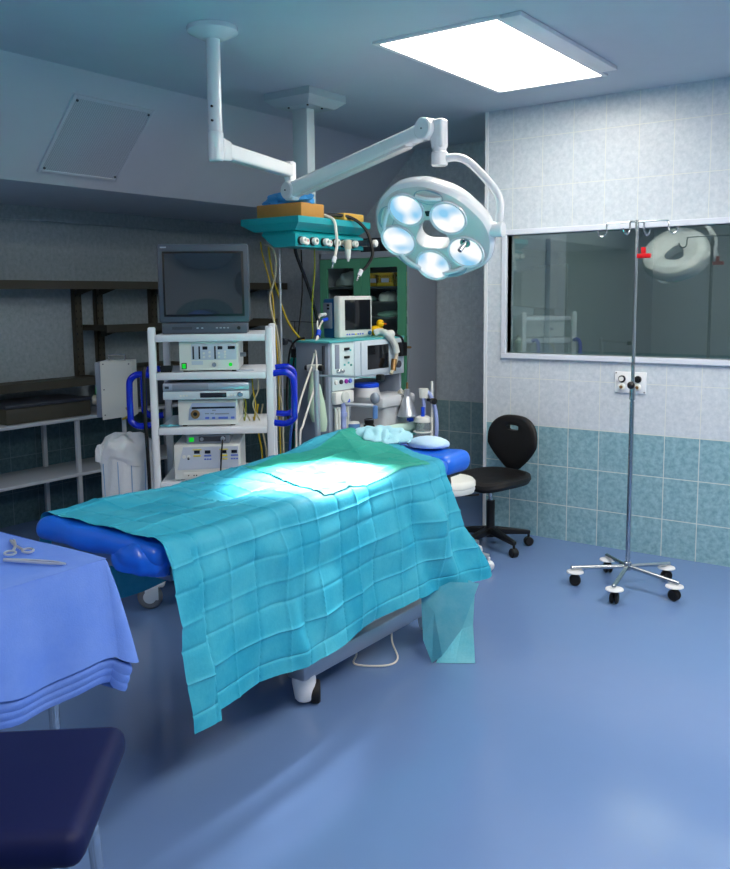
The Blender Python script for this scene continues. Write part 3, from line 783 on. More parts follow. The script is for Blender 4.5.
for a in (-1.25, -1.75, -2.5, -.7): 
    st = B(); st.tube([(.1275*cos(a), .1275*sin(a), .17), (.133*cos(a), .133*sin(a), .45), (.1385*cos(a), .1385*sin(a), .72)], .0022, n=6); obj('stripe', st, 'linen_stripe', t)
obj('hamper_base', B().lathe([(0, .06), (.13, .06), (.145, .08), (.145, .17), (.13, .175), (0, .175)], n=32), 'black_plastic', t)
for a in (0.5, 2.6, 4.7): obj('caster', B().cyl((.10*cos(a)-.01, .10*sin(a), .03), (.10*cos(a)+.01, .10*sin(a), .03), .03), 'black_rubber', t)
# black hose hanging on the left cart post
cable('black_hose', 'thick black hose hanging down the left side of the cart', [cart(-.322, .0, 1.22), cart(-.325, -.02, 1.19), cart(-.328, -.02, 1.0), cart(-.322, -.02, .80), cart(-.32, -.02, .55), cart(-.33, -.02, .2), cart(-.35, .0, .010)], .009, 'cable_black')
cable('yellow_cable_end', 'short yellow cable curling under the left blue cart handle', [cart(-.44, .10, 1.01), cart(-.425, .09, .975), cart(-.45, .12, .955), cart(-.47, .15, .945)], .006, 'cable_yellow')

# ------------------------------------------------------------------ white shelf unit on the left wall
t = thing('white_shelf_unit', 'low white metal shelf unit with glossy grey shelves along the left wall', 'shelf unit', (-5.22, 3.6, 0))
for z in (.77, .39): obj('shelf', B().box((-5.44, 2.5, z-.022), (-5.0, 5.2, z), .004), 'shelf_white', t, w=True)
for y in (2.53, 3.64, 4.75, 5.16): 
    for x in (-5.03, -5.41): obj('post', B().box((x-.014, y-.014, 0), (x+.014, y+.014, .75), .003), 'shelf_white', t, w=True)
t = thing('lab_appliance', 'dark grey rounded appliance on the white shelf behind the cream device', 'appliance', (-5.22, 4.42, .771))
obj('housing', B().box((-.17, -.34, 0), (.17, .34, .24), .04, seg=4), 'dark_grey', t)
obj('lid', B().box((-.165, -.33, .225), (.165, .33, .30), .035, seg=4), 'rack_brown', t)
obj('dial', B().cyl((.165, .12, .09), (.185, .12, .09), .03), 'black_plastic', t)
t = thing('sterilising_tray', 'low dark instrument case on the white shelf at the left', 'case', (-5.22, 3.45, .771))
obj('body', B().box((-.18, -.32, 0), (.18, .32, .10), .01), 'rack_brown', t)
obj('lid', B().box((-.185, -.325, .1), (.185, .325, .125), .008), 'dark_grey', t)

# ------------------------------------------------------------------ dark slotted rack on the left wall
t = thing('wall_rack', 'dark brown slotted metal wall rack with two long shelves on the left wall', 'rack', (-5.35, 4.3, 1.0))
def upright(y):
    u = B(); u.box((-5.462, y-.03, .93), (-5.455, y+.03, 1.64)); u.box((-5.498, y-.03, .93), (-5.455, y-.026, 1.64))
    o = obj('upright', u, 'rack_brown', t, w=True, flat=True)
    s = B()
    for k in range(12): s.box((-5.4555, y-.022, .97+k*.055), (-5.4535, y-.015, .985+k*.055)); s.box((-5.4555, y+.014, .97+k*.055), (-5.4535, y+.021, .985+k*.055))
    obj('slots', s, 'black_plastic', o, w=True, flat=True)
for y in (3.03, 4.01, 4.20, 4.72, 5.75): upright(y)
def rshelf(z, y0, y1):
    b = B(); b.box((-5.49, y0, z-.008), (-5.2, y1, z)); b.box((-5.2, y0, z-.045), (-5.194, y1, z+.012)); b.box((-5.49, y0, z-.03), (-5.194, y0+.006, z+.012)); b.box((-5.49, y1-.006, z-.03), (-5.194, y1, z+.012))
    return obj('shelf', b, 'rack_brown', t, w=True, flat=True)
rshelf(1.672, 2.6, 6.03); rshelf(1.362, 4.05, 5.89); rshelf(1.0, 2.6, 4.0)
for y in (4.01, 4.20, 4.72, 5.75):
    for z in (1.672, 1.362):
        if z < 1.5 and y < 4.1: continue
        obj('bracket', B().prism([(-5.455, y, z-.01), (-5.21, y, z-.01), (-5.21, y, z-.03), (-5.455, y, z-.09)], (0, -.004, 0), (0, .004, 0)), 'rack_brown', t, w=True, flat=True)
# wire hook rail and wall socket on the back wall
t = thing('hook_rail', 'thin dark wire hook rail on the wall left of the green cabinet', 'hook rail', (-5.0, YB-.03, 1.33))
obj('rail', B().cyl((-5.2, YB-.03, 1.345), (-4.82, YB-.03, 1.335), .004, n=6), 'dark_grey', t, w=True)
for x in (-5.15, -4.85): obj('hook', B().tube([(x, YB-.03, 1.34), (x, YB-.035, 1.27), (x+.02, YB-.06, 1.25), (x+.045, YB-.08, 1.27), (x+.05, YB-.085, 1.30)], .004, n=6), 'dark_grey', t, w=True)
for x in (-5.1, -4.9): obj('wall_bracket', B().cyl((x, YB, 1.34), (x, YB-.032, 1.34), .006), 'dark_grey', t, w=True)
t = thing('wall_socket', 'small grey wall socket with black plug below the hook rail', 'socket', (-5.05, YB-.012, 1.12))
obj('plate', B().box((-5.13, YB-.012, 1.08), (-5.0, YB-.001, 1.16), .004), 'grey_metal', t, w=True)
obj('plug', B().cyl((-5.05, YB-.06, 1.12), (-5.05, YB-.01, 1.12), .03, bev=.006), 'black_plastic', t, w=True)

# ------------------------------------------------------------------ ceiling supply column
PX, PY = -3.355, 4.09
t = thing('supply_pendant', 'teal gas supply console hanging on a pale column from a ceiling box', 'ceiling pendant', (PX, PY, 1.83))
b = B()
def slab(b, x0, x1, y0, y1, z0, z1, ins):      # upright box whose lower rim is chamfered inward
    zc = z0+(z1-z0)*.5
    vs = []
    for (d, z) in ((ins, z0), (0, zc), (0, z1)):
        vs += [(x0+d, y0+d, z), (x1-d, y0+d, z), (x1-d, y1-d, z), (x0+d, y1-d, z)]
    fs = [(0, 3, 2, 1), (8, 9, 10, 11)]
    for k in (0, 4):
        for i in range(4): fs.append((k+i, k+(i+1) % 4, k+4+(i+1) % 4, k+4+i))
    b._add(vs, fs)
slab(b, -3.525, -3.19, 3.92, 4.26, 2.635, ZC-.0005, .05)
cbx = obj('ceiling_box', b, 'column_paint', t, w=True, flat=True)
for x, y in ((-3.26, 3.99), (-3.26, 4.12), (-3.4, 3.99)): obj('screw', B().cyl((x, y, 2.628), (x, y, 2.636), .006, n=8), 'black_plastic', cbx, w=True)
obj('column', B().box((PX-.075, PY-.035, 1.99), (PX+.035, PY+.035, 2.64), .004), 'column_paint', t, w=True)
b = B(); x0, x1, y0, y1 = -3.59, -3.16, 3.77, 4.45
vs = [(x0, y0, 2.0), (x1, y0, 2.0), (x1, y1, 2.0), (x0, y1, 2.0), (x0, y0, 1.965), (x1, y0, 1.965), (x1, y1, 1.965), (x0, y1, 1.965), (x0+.075, y0+.03, 1.925), (x1-.05, y0+.03, 1.925), (x1-.05, y1-.05, 1.925), (x0+.075, y1-.05, 1.925)]
fs = [(0, 1, 2, 3), (8, 11, 10, 9)]
for k in (0, 4):
    for i in range(4): fs.append((k+i, k+(i+1) % 4, k+4+(i+1) % 4, k+4+i))
b._add(vs, fs); obj('console_top', b, 'teal_paint', t, w=True, flat=True)
b = B(); x0, x1, y0, y1 = -3.45, -3.20, 3.79, 4.43
vs = [(x0, y0+.02, 1.93), (x1-.04, y0+.02, 1.93), (x1-.04, y1-.02, 1.93), (x0, y1-.02, 1.93), (x0, y0, 1.905), (x1, y0, 1.905), (x1, y1, 1.905), (x0, y1, 1.905), (x0+.09, y0, 1.835), (x1, y0, 1.835), (x1, y1, 1.835), (x0+.09, y1, 1.835)]
b._add(vs, fs); obj('console_body', b, 'teal_paint', t, w=True, flat=True)
OY = (3.83, 3.935, 4.035, 4.138, 4.215, 4.314)
for i, y in enumerate(OY):
    o = obj('gas_outlet', B().cyl((-3.202, y, 1.868), (-3.185, y, 1.868), .024, bev=.003), 'black_plastic', t, w=True)
    obj('outlet_ring', B().lathe([(.009, 0), (.020, 0), (.020, .022), (.012, .026), (.009, .024)], (-3.186, y, 1.868), (1, 0, 0), closed=True), 'device_white', o, w=True)
for i, y in enumerate((3.88, 4.09, 4.27)):
    o = obj('gauge', B().cyl((-3.202, y, 1.864), (-3.185, y, 1.864), .020, bev=.003), 'device_white', t, w=True)
    obj('needle', B().box((-3.184, y-.002, 1.864), (-3.182, y+.002, 1.876)), 'red_plastic', o, w=True)
o = obj('flow_valve', B().cyl((-3.19, 4.18, 1.868), (-3.13, 4.18, 1.868), .014, bev=.003), 'beige_fit', t, w=True)
obj('valve_body', B().lathe([(0, 0), (.018, 0), (.022, .01), (.022, .05), (.016, .055), (0, .055)], (-3.13, 4.18, 1.83)), 'beige_fit', o, w=True)
obj('valve_bottle', B().lathe([(0, 0), (.006, 0), (.008, .012), (.014, .02), (.017, .05), (.017, .07), (0, .07)], (-3.13, 4.18, 1.76)), 'hose_clear', o, w=True)
for y, m in ((4.36, 'dark_grey'), (4.42, 'beige_fit')):
    o = obj('hose_connector', B().cyl((-3.20, y, 1.874), (-3.12, y+.01, 1.874), .017, bev=.004), m, t, w=True)
    obj('connector_cap', B().cyl((-3.125, y+.01, 1.874), (-3.10, y+.012, 1.874), .022, bev=.004), 'device_white' if m != 'dark_grey' else 'dark_grey', o, w=True)
obj('drop_rod', B().cyl((-3.46, 3.95, .75), (-3.46, 3.95, 1.84), .008), 'aluminium', t, w=True)
# things on top of the console
o = obj('wooden_box', B().box((-3.53, 3.84, 2.001), (-3.195, 4.045, 2.080), .006), 'wood_box'); o2 = tag(o, 'brown wooden box lying on the teal gas console', 'box')
o = obj('cloth_bonnet', lump((-3.36, 3.93, 2.098), (.14, .07, .045), 11, .30, 9), 'cap_blue'); tag(o, 'crumpled bright blue cloth bonnet on top of the brown wooden box', 'bonnet')
o = obj('foam_block', B().box((-3.30, 4.20, 2.001), (-3.17, 4.40, 2.045), .008), 'foam_yellow'); tag(o, 'yellow foam block at the far end of the teal console', 'foam block')
# hoses and cables from the console
h = cable('white_hose', 'white gas hose with a metal plug looping off the teal console', [(-3.27, 4.02, 2.008), (-3.22, 4.05, 2.022), (-3.15, 4.07, 1.995), (-3.135, 4.075, 1.93), (-3.13, 4.075, 1.85), (-3.13, 4.06, 1.80), (-3.13, 4.055, 1.775)], .009, 'cable_white')
p = obj('plug', B().cyl((-3.13, 4.055, 1.785), (-3.134, 4.045, 1.75), .013, bev=.003), 'white_paint', h); obj('nozzle', B().cyl((-3.134, 4.045, 1.755), (-3.138, 4.035, 1.72), .006), 'steel', p)
h = cable('black_gas_hose', 'black gas hose with a metal plug looping off the teal console', [(-3.30, 4.06, 2.01), (-3.24, 4.13, 2.03), (-3.16, 4.24, 2.02), (-3.11, 4.32, 1.96), (-3.085, 4.35, 1.87), (-3.08, 4.355, 1.80), (-3.10, 4.33, 1.74), (-3.12, 4.30, 1.705)], .010, 'cable_black')
p = obj('plug', B().cyl((-3.12, 4.30, 1.715), (-3.128, 4.285, 1.68), .013, bev=.003), 'white_paint', h); obj('nozzle', B().cyl((-3.128, 4.285, 1.685), (-3.134, 4.27, 1.65), .006), 'steel', p)
cable('black_supply_hose', 'thick black hose running from the console down to the anaesthesia machine', [(-3.36, 3.98, 1.85), (-3.37, 4.0, 1.80), (-3.385, 4.13, 1.60), (-3.40, 4.22, 1.42), (-3.42, 4.26, 1.34), (-3.44, 4.28, 1.32)], .011, 'cable_black')
cable('ground_cable', 'yellow and green ground cable running from the console behind the patient monitor', [(-3.30, 4.08, 1.85), (-3.31, 4.09, 1.70), (-3.335, 4.10, 1.58), (-3.36, 4.12, 1.44), (-3.38, 4.15, 1.33), (-3.40, 4.16, 1.31)], .0045, 'cable_green')
cable('yellow_cable', 'slack yellow cable curving from the console towards the anaesthesia machine', [(-3.50, 3.90, 1.86), (-3.50, 3.93, 1.70), (-3.49, 3.99, 1.52), (-3.475, 4.04, 1.40), (-3.44, 4.10, 1.31), (-3.43, 4.13, 1.30)], .006, 'cable_yellow')
cable('yellow_cable_drop', 'yellow cable hanging straight down beside the right post of the cart', [(-3.56, 3.90, 1.88), (-3.545, 3.90, 1.80), (-3.50, 3.92, 1.60), (-3.49, 3.93, 1.40), (-3.475, 3.935, 1.15), (-3.47, 3.93, .95), (-3.46, 3.93, .006)], .0048, 'cable_yellow')
wv = [(-3.50, 3.87, 1.86), (-3.46, 3.89, 1.83), (-3.445, 3.90, 1.76), (-3.47, 3.91, 1.66), (-3.50, 3.90, 1.56), (-3.495, 3.91, 1.46), (-3.47, 3.92, 1.36), (-3.46, 3.93, 1.22), (-3.455, 3.93, 1.12), (-3.47, 3.93, 1.0), (-3.45, 3.93, .85), (-3.44, 3.93, .01)]
cable('cream_cable', 'wavy cream cable hanging from the console beside the yellow cable', [(x+.03, y-.03, z) for x, y, z in wv], .006, 'cable_cream')
cable('thin_black_cable', 'thin black cable hanging straight down from the console against the back wall', [(-3.46, 4.15, 1.84), (-3.465, 4.16, 1.6), (-3.50, 4.15, 1.3), (-3.52, 4.12, 1.05), (-3.52, 4.1, .006)], .005, 'cable_black')
cable('blue_cable', 'blue cable hanging behind the right blue handle of the cart', [cart(.40, .30, .95), cart(.385, .28, .85), cart(.37, .27, .70), cart(.36, .26, .5)], .008, 'cable_blue')
cable('black_loop_cable', 'black cable hanging beside the grey machine side from the patient monitor', [(-3.36, 4.05, 1.315), (-3.42, 4.04, 1.30), (-3.46, 4.03, 1.24), (-3.475, 4.02, 1.10), (-3.47, 4.0, .95), (-3.44, 3.98, .80)], .007, 'cable_black')

# ------------------------------------------------------------------ surgical lamp
c = V((-2.074, 3.391, 1.817))
t = thing('surgical_lamp', 'white five-bulb surgical lamp on a jointed ceiling arm, lit above the table', 'surgical lamp', (-2.856, 2.855, ZC))
b = B(); b.cyl((-2.856, 2.855, 2.275), (-2.856, 2.855, ZC-.001), .031, n=28)
po = obj('ceiling_pole', b, 'lamp_white', t, w=True)
for z in (2.32, 2.38): obj('screw', B().cyl((-2.842, 2.82, z), (-2.845, 2.835, z), .005, n=8), 'black_plastic', po, w=True)
obj('ceiling_flange', B().lathe([(.031, 0), (.11, 0), (.11, .02), (.05, .05), (.031, .05)][::-1], (-2.856, 2.855, ZC-.001), (0, 0, -1)), 'lamp_white', po, w=True)
P0, P1 = V((-2.856, 2.855, 2.206)), V((-3.05, 3.58, 2.206)); dA = (P1-P0).normalized(); nA = V((-dA.y, dA.x, 0))
b = B(); b.cyl(P0+V((0, 0, -.055)), P0+V((0, 0, .072)), .035, n=28, bev=.006)
obj('pole_sleeve', b, 'lamp_white', t, w=True)
def beam(b, p, q, w0, w1, h0, h1, bev=.012):
    p, q = V(p), V(q); d = (q-p).normalized(); s = d.cross(V((0, 0, 1))) if abs(d.z) < .98 else d.cross(V((1, 0, 0))); s = s.normalized(); u = s.cross(d)
    tb = bmesh.new(); vs = []
    for (o_, w_, h_) in ((p, w0, h0), (q, w1, h1)):
        for sx, sz in ((-1, -1), (1, -1), (1, 1), (-1, 1)): vs.append(tb.verts.new(o_+s*sx*w_/2+u*sz*h_/2))
    for f_ in ((0, 1, 2, 3), (4, 7, 6, 5), (0, 4, 5, 1), (1, 5, 6, 2), (2, 6, 7, 3), (3, 7, 4, 0)): tb.faces.new([vs[i] for i in f_])
    bmesh.ops.recalc_face_normals(tb, faces=list(tb.faces))
    bmesh.ops.bevel(tb, geom=list(tb.edges), offset=bev, segments=3, affect='EDGES', profile=.6)
    b._join(tb); return b
b = B(); beam(b, P0+dA*.02, P0+dA*.10, .06, .055, .10, .085); beam(b, P0+dA*.03, P1+dA*.02, .055, .05, .07, .062)
obj('fixed_arm', b, 'lamp_white', t, w=True)
b = B(); beam(b, P1+V((0, 0, .045)), P1+V((0, 0, .0451))+V((0, 0, -.10)), .05, .05, .05, .05); b.cyl(P1+V((0, 0, -.075)), P1+V((0, 0, .045)), .027, n=24, bev=.005)
obj('arm_swivel', b, 'lamp_white', t, w=True)
J = V((-3.045, 3.585, 2.105)); K = V((-2.098, 3.400, 2.278)); dS = (K-J).normalized(); sS = dS.cross(V((0, 0, 1))).normalized()
b = B(); beam(b, J-V((0, 0, .05)), J+V((0, 0, .045)), .06, .06, .06, .06, .014); b.cyl(J-sS*.036, J+sS*.042, .046, n=32, bev=.006)
obj('elbow_joint', b, 'lamp_white', t, w=True)
b = B(); beam(b, J+dS*.02, K-dS*.06, .062, .058, .080, .070, .02); beam(b, K-dS*.10, K, .06, .056, .074, .07, .02)
obj('spring_arm', b, 'lamp_white', t, w=True)
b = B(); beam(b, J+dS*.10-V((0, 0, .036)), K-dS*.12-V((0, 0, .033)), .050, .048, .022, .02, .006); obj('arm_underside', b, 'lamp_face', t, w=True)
b = B(); b.cyl(K-sS*.040, K+sS*.046, .048, n=32, bev=.006)
obj('wrist_joint', b, 'lamp_white', t, w=True)
for q in (J, K): obj('joint_screw', B().cyl(q+sS*.041, q+sS*.048, .004, n=8), 'dark_grey', t, w=True)
S = V((c.x+.03, c.y+.014, 0))
b = B(); beam(b, V((S.x-.008, S.y, 2.315)), V((S.x, S.y, 2.19)), .058, .056, .07, .058, .012); b.cyl((S.x, S.y, 2.175), (S.x, S.y, 2.24), .030, n=24)
obj('spindle', b, 'lamp_white', t, w=True)
obj('spindle_collar', B().cyl((S.x, S.y, 2.118), (S.x, S.y, 2.178), .036, n=28, bev=.004), 'lamp_white', t, w=True)
zA = V((-.089, .763, .640)).normalized(); xA = V((-.993, -.116, 0)).normalized(); yA = zA.cross(xA); xA = yA.cross(zA)
Mh = Matrix((xA, yA, zA)).transposed().to_4x4(); Mh.translation = c
LS = .905
Mh = Mh @ Matrix.Scale(LS, 4)
def lp(x, y, z): return Mh @ V((x, y, z))
pv = lp(-.322, -.015, .05)
yz = lambda f, z: V((S.x+(pv.x-S.x)*f, S.y+(pv.y-S.y)*f, z))
obj('yoke', B().tube([yz(.05, 2.146), yz(.28, 2.150), yz(.48, 2.130), yz(.72, 2.072), yz(.94, 2.005), yz(1.03, 1.955), yz(1.03, 1.905), yz(1.0, pv.z+.01)], .0175, n=14), 'lamp_white', t, w=True)
obj('yoke_pivot', B().cyl(lp(-.275, -.014, .05), lp(-.352, -.016, .05), .033, n=28, bev=.005), 'lamp_white', t, w=True)
# head shell: a thick ring with lens pockets, built in the lamp's own frame
def outline(a):
    T = [(-180, .302), (-150, .306), (-113, .276), (-65, .258), (-25, .282), (0, .300), (33, .308), (59, .305), (90, .292), (114, .278), (144, .280), (180, .302)]
    q = math.degrees(a) % 360; q = q-360 if q > 180 else q
    for i in range(len(T)-1):
        if T[i][0] <= q <= T[i+1][0]:
            f = (q-T[i][0])/(T[i+1][0]-T[i][0]); f = f*f*(3-2*f); return T[i][1]*(1-f)+T[i+1][1]*f
    return .302
NA_, rows = 120, [(.30, .0), (.62, .0), (.86, .002), (.95, .008), (1.0, .028), (1.005, .045), (.985, .080), (.92, .108), (.72, .125), (.45, .105), (.30, .085)]
def shell(u, v):
    a = u*2*pi; i = min(len(rows)-2, int(v*(len(rows)-1))); f_ = v*(len(rows)-1)-i
    k = rows[i][0]*(1-f_)+rows[i+1][0]*f_; z = rows[i][1]*(1-f_)+rows[i+1][1]*f_
    R = outline(a); hole = .082*(1+.12*cos(3*(a-radians(95))))
    r = hole+(R-hole)*((k-.30)/.70)
    return lp(r*cos(a), r*sin(a), z)
head_face = B().grid(lambda u, v: shell(u, v*.30), NA_, 12)
head_back = B().grid(lambda u, v: shell(u, .30+v*.70), NA_, 30)
hd = obj('lamp_head', head_back, 'lamp_white', t, w=True)
hf = obj('lamp_face', head_face, 'lamp_face', t, w=True)
# centre well
def well(u, v):
    a = u*2*pi; hole = .082*(1+.12*cos(3*(a-radians(95)))); r = hole*(1.03-.06*v)
    return lp(r*cos(a), r*sin(a), -.003+.088*v)
b = B().grid(well, 60, 8); obj('centre_well', b, 'lamp_white', t, w=True)
LA = [radians(q) for q in (61, 139, 214, 284, -5)]
LR = (.183, .152, .183, .180, .188)
for a, q in zip(LA, LR):
    x, y = q*cos(a), q*sin(a)
    rim = B().lathe([(.074, 0), (.084, 0), (.086, .004), (.084, .010), (.074, .006)], lp(x, y, .002), -zA, n=32, closed=True)
    o = obj('lens_rim', rim, 'lamp_white', t, w=True)
    ln = B().lathe([(.076, .004), (.058, .009), (.03, .012), (0, .0135)], lp(x, y, .002), -zA, n=32)
    obj('lens', ln, 'lens_glow', o, w=True)
for a in (102, 30, -42, -106):
    a = radians(a); R = outline(a)*.79; d = V((cos(a), sin(a), 0)); e = V((-sin(a), cos(a), 0))
    cc = d*R
    b = B()
    for i in range(1):
        pts = []
        n_ = 28; vs = []; fs = []
        for k in range(n_):
            q = 2*pi*k/n_; p = cc+e*.074*cos(q)+d*.042*sin(q); vs.append(lp(p.x, p.y, -.0015))
        for k in range(n_):
            q = 2*pi*k/n_; p = cc+e*.064*cos(q)+d*.033*sin(q); vs.append(lp(p.x, p.y, .004))
        for k in range(n_): fs.append((k, (k+1) % n_, n_+(k+1) % n_, n_+k))
        fs.append(tuple(n_+k for k in range(n_)))
        b._add(vs, fs)
    o = obj('grip_recess', b, 'lamp_grey', t, w=True)
    h = [cc+e*q*.062-V((0, 0, .004+.012*(1-q*q))) for q in (-1, -.6, 0, .6, 1)]
    obj('grip_bar', B().tube([lp(*p) for p in h], .0095, n=10), 'lamp_white', o, w=True)
obj('sensor', B().box((-.018-.012, .118, -.006), (-.018+.012, .146, .002), .003, mtx=Mh), 'black_plastic', t, w=True)
o = obj('handle_socket', B().cyl(lp(-.165, -.044, .002), lp(-.165, -.044, -.012), .024, bev=.003), 'steel', t, w=True)
obj('handle_pin', B().cyl(lp(-.165, -.044, -.01), lp(-.150, -.052, -.06), .011, bev=.003), 'steel', o, w=True)
for i, a in enumerate(LA):
    x, y = .183*cos(a), .183*sin(a)
    ld = bpy.data.lights.new('lamp_beam', 'SPOT'); ld.energy = 370; ld.spot_size = radians(28); ld.spot_blend = 1.0; ld.shadow_soft_size = .05; ld.color = (1, .97, .93)
    lo = bpy.data.objects.new('lamp_beam', ld); C.objects.link(lo)
    p = lp(x, y, -.02); tgt = V((-2.13, 2.64, .86)); lo.location = p
    lo.rotation_euler = (tgt-p).to_track_quat('-Z', 'Y').to_euler()
    lo.parent = None

# ------------------------------------------------------------------ green glass cabinet
CX0, CX1, CY0, CY1, CZ = -4.556, -3.684, 5.69, YB-.012, 1.905
t = thing('glass_cabinet', 'grey steel cabinet with two green glazed doors against the back wall', 'cabinet', ((CX0+CX1)/2, (CY0+CY1)/2, 0))
b = B(); th = .02
b.box((CX0, CY0, .03), (CX0+th, CY1, CZ)); b.box((CX1-th, CY0, .03), (CX1, CY1, CZ)); b.box((CX0, CY0, CZ-.045), (CX1, CY1, CZ)); b.box((CX0, CY0, .03), (CX1, CY1, .09)); b.box((CX0, CY1-.01, .03), (CX1, CY1, CZ))
obj('body', b, 'cabinet_grey', t, w=True, flat=True)
obj('back_lining', B().box((CX0+th, CY1-.016, .09), (CX1-th, CY1-.011, CZ-.045)), 'inner_dark', t, w=True, flat=True)
CS = (.45, .85, 1.12, 1.27, 1.395, 1.52, 1.60)
for z in (.45, .85, 1.25, 1.395, 1.515, 1.635): obj('shelf', B().box((CX0+th, CY0+.03, z-.012), (CX1-th, CY1-.02, z)), 'inner_dark', t, w=True, flat=True)
for x0, x1 in ((CX0+.022, (CX0+CX1)/2-.002), ((CX0+CX1)/2+.002, CX1-.022)):
    b = B(); z0, z1, e = .10, CZ-.05, .072
    b.box((x0, CY0-.02, z0), (x0+e, CY0-.001, z1)); b.box((x1-e, CY0-.02, z0), (x1, CY0-.001, z1)); b.box((x0+e, CY0-.02, z1-e), (x1-e, CY0-.001, z1)); b.box((x0+e, CY0-.02, z0), (x1-e, CY0-.001, z0+e)); 
    d = obj('door', b, 'cabinet_green', t, w=True, flat=True)
    obj('glass', B().box((x0+e-.004, CY0-.012, z0+e-.004), (x1-e+.004, CY0-.008, z1-e+.004)), 'cabinet_glass', d, w=True, flat=True)
    hx = x1-.03 if x0 < -4.2 else x0+.03
    obj('handle', B().box((hx-.008, CY0-.035, .95), (hx+.008, CY0-.02, 1.05), .003), 'steel', d, w=True)
for x in (CX0+.06, CX1-.06):
    for y in (CY0+.05, CY1-.05): obj('foot', B().cyl((x, y, 0), (x, y, .032), .02), 'black_plastic', t, w=True)
def basket(x, y, z, w_, label):
    t = thing('plastic_basket', label, 'basket', (x, y, z), group='yellow baskets in the cabinet')
    b = B(); d_, h_ = .2, .105
    for sx, sy in ((-1, 0), (1, 0)):
        b.box((sx*w_/2-.004, -d_/2, 0), (sx*w_/2+.004, d_/2, h_))
    b.box((-w_/2, -d_/2, 0), (w_/2, d_/2, .006)); b.box((-w_/2, d_/2-.006, 0), (w_/2, d_/2, h_))
    b.box((-w_/2, -d_/2, h_-.018), (w_/2, -d_/2+.008, h_)); b.box((-w_/2, -d_/2, 0), (w_/2, -d_/2+.008, .03))
    n_ = max(3, int(w_/.02))
    for k in range(n_+1): b.box((-w_/2+k*w_/n_-.004, -d_/2, .02), (-w_/2+k*w_/n_+.004, -d_/2+.008, h_-.01))
    for k in (.048, .066): b.box((-w_/2, -d_/2, k-.003), (w_/2, -d_/2+.008, k+.003))
    obj('lattice', b, 'basket_yellow', t, flat=True)
    obj('name_card', B().box((-.035, -d_/2-.004, .03), (.035, -d_/2, .062)), 'device_panel', t)
basket(-3.925, 5.82, 1.636, .15, 'whole yellow plastic basket with a white card behind the right green door')
basket(-3.768, 5.82, 1.636, .12, 'partly hidden yellow basket at the right edge of the cabinet')
basket(-4.06, 5.84, 1.636, .07, 'narrow strip of a yellow basket left of the carded basket')
for i, (x, z, r, m, l) in enumerate(((-4.33, 1.648, (.16, .10, .075), 'pack_pale', 'pale wrapped pack on the top shelf behind the left green door'), (-4.30, 1.527, (.15, .10, .03), 'pack_green', 'flat green pack on the second shelf behind the left green door'),
        (-3.99, 1.526, (.075, .09, .05), 'pack_pale', 'peaked pale pack on the shelf below the yellow baskets'), (-3.82, 1.526, (.07, .09, .035), 'pack_green', 'low green pack at the right below the yellow baskets'),
        (-3.95, 1.405, (.11, .10, .03), 'pack_green', 'flat green wrapped pack two shelves below the yellow baskets'), (-3.80, 1.405, (.06, .08, .028), 'pack_pale', 'pale small pack two shelves below the yellow baskets'),
        (-3.80, 1.26, (.075, .09, .06), 'pack_pale', 'pale pack seen above the yellow rubber duck'))):
    tag(obj('wrapped_pack', lump((x, 5.88, z+r[2]*.35-.004), r, 20+i, .22, 5, 24, 14), m), l, 'pack', 'wrapped packs in the cabinet')
t = thing('speaker_box', 'small black box on top of the green cabinet', 'box', (-4.08, 5.86, CZ+.001))
obj('housing', B().box((-.11, -.10, 0), (.09, .10, .11), .006), 'black_plastic', t)
obj('front_cover', B().box((-.10, -.106, .01), (.08, -.1, .10), .002), 'dark_grey', t)

# ------------------------------------------------------------------ anaesthesia machine
AX = -3.2
t = thing('anaesthesia_machine', 'pale anaesthesia machine with flow panel and framed screen behind the table', 'anaesthesia machine', (AX-.14, 4.46, 0))
Y0, Y1, ZB, ZT = 4.08, 4.86, .665, 1.288
b = B(); b.box((AX-.26, Y0, .10), (AX-.01, Y0+.22, ZT), .006)
obj('side_column', b, 'machine_grey', t, w=True)
obj('back_column', B().box((AX-.26, Y0+.2, .10), (AX-.20, Y1, ZT), .004), 'machine_grey', t, w=True)
obj('right_side', B().box((AX-.24, Y1-.02, .10), (AX-.01, Y1, 1.09), .003), 'machine_grey', t, w=True)
obj('top_plate', B().box((AX-.275, Y0-.012, ZT-.002), (AX+.012, Y1+.006, ZT+.010), .003), 'teal_trim', t, w=True)
fp = obj('flow_panel', B().box((AX-.012, Y0+.02, 1.0), (AX+.004, Y0+.235, ZT-.002), .003), 'machine_panel', t, w=True)
obj('flow_tubes', B().box((AX+.004, Y0+.045, 1.13), (AX+.010, Y0+.085, 1.275), .003), 'machine_grey', fp, w=True)
for z in (1.245, 1.195): obj('switch', B().box((AX+.004, Y0+.135, z-.008), (AX+.016, Y0+.18, z+.008), .003), 'black_plastic', fp, w=True)
for y, z, m in ((.20, 1.235, 'teal_trim'), (.14, 1.15, 'teal_trim'), (.205, 1.145, 'teal_cylinder'), (.18, 1.16, 'teal_trim')): obj('marking', B().box((AX+.003, Y0+y-.008, z-.006), (AX+.006, Y0+y+.008, z+.006)), m, fp, w=True)
for y, m in ((.07, 'steel'), (.105, 'steel')): obj('knob', B().cyl((AX, Y0+y, 1.115), (AX+.025, Y0+y, 1.115), .012, bev=.003), m, fp, w=True)
for y, m in ((.05, 'device_white'), (.10, 'dark_grey'), (.15, 'purple'), (.19, 'label_blue')): obj('port', B().cyl((AX, Y0+y, 1.05), (AX+.015, Y0+y, 1.05), .014, bev=.003), m, fp, w=True)
hsb = B(); hsb.box((AX-.19, Y0+.235, 1.055), (AX+.012, Y1, ZT-.001), .004)
sc_ = obj('screen_block', hsb, 'machine_light', t, w=True)
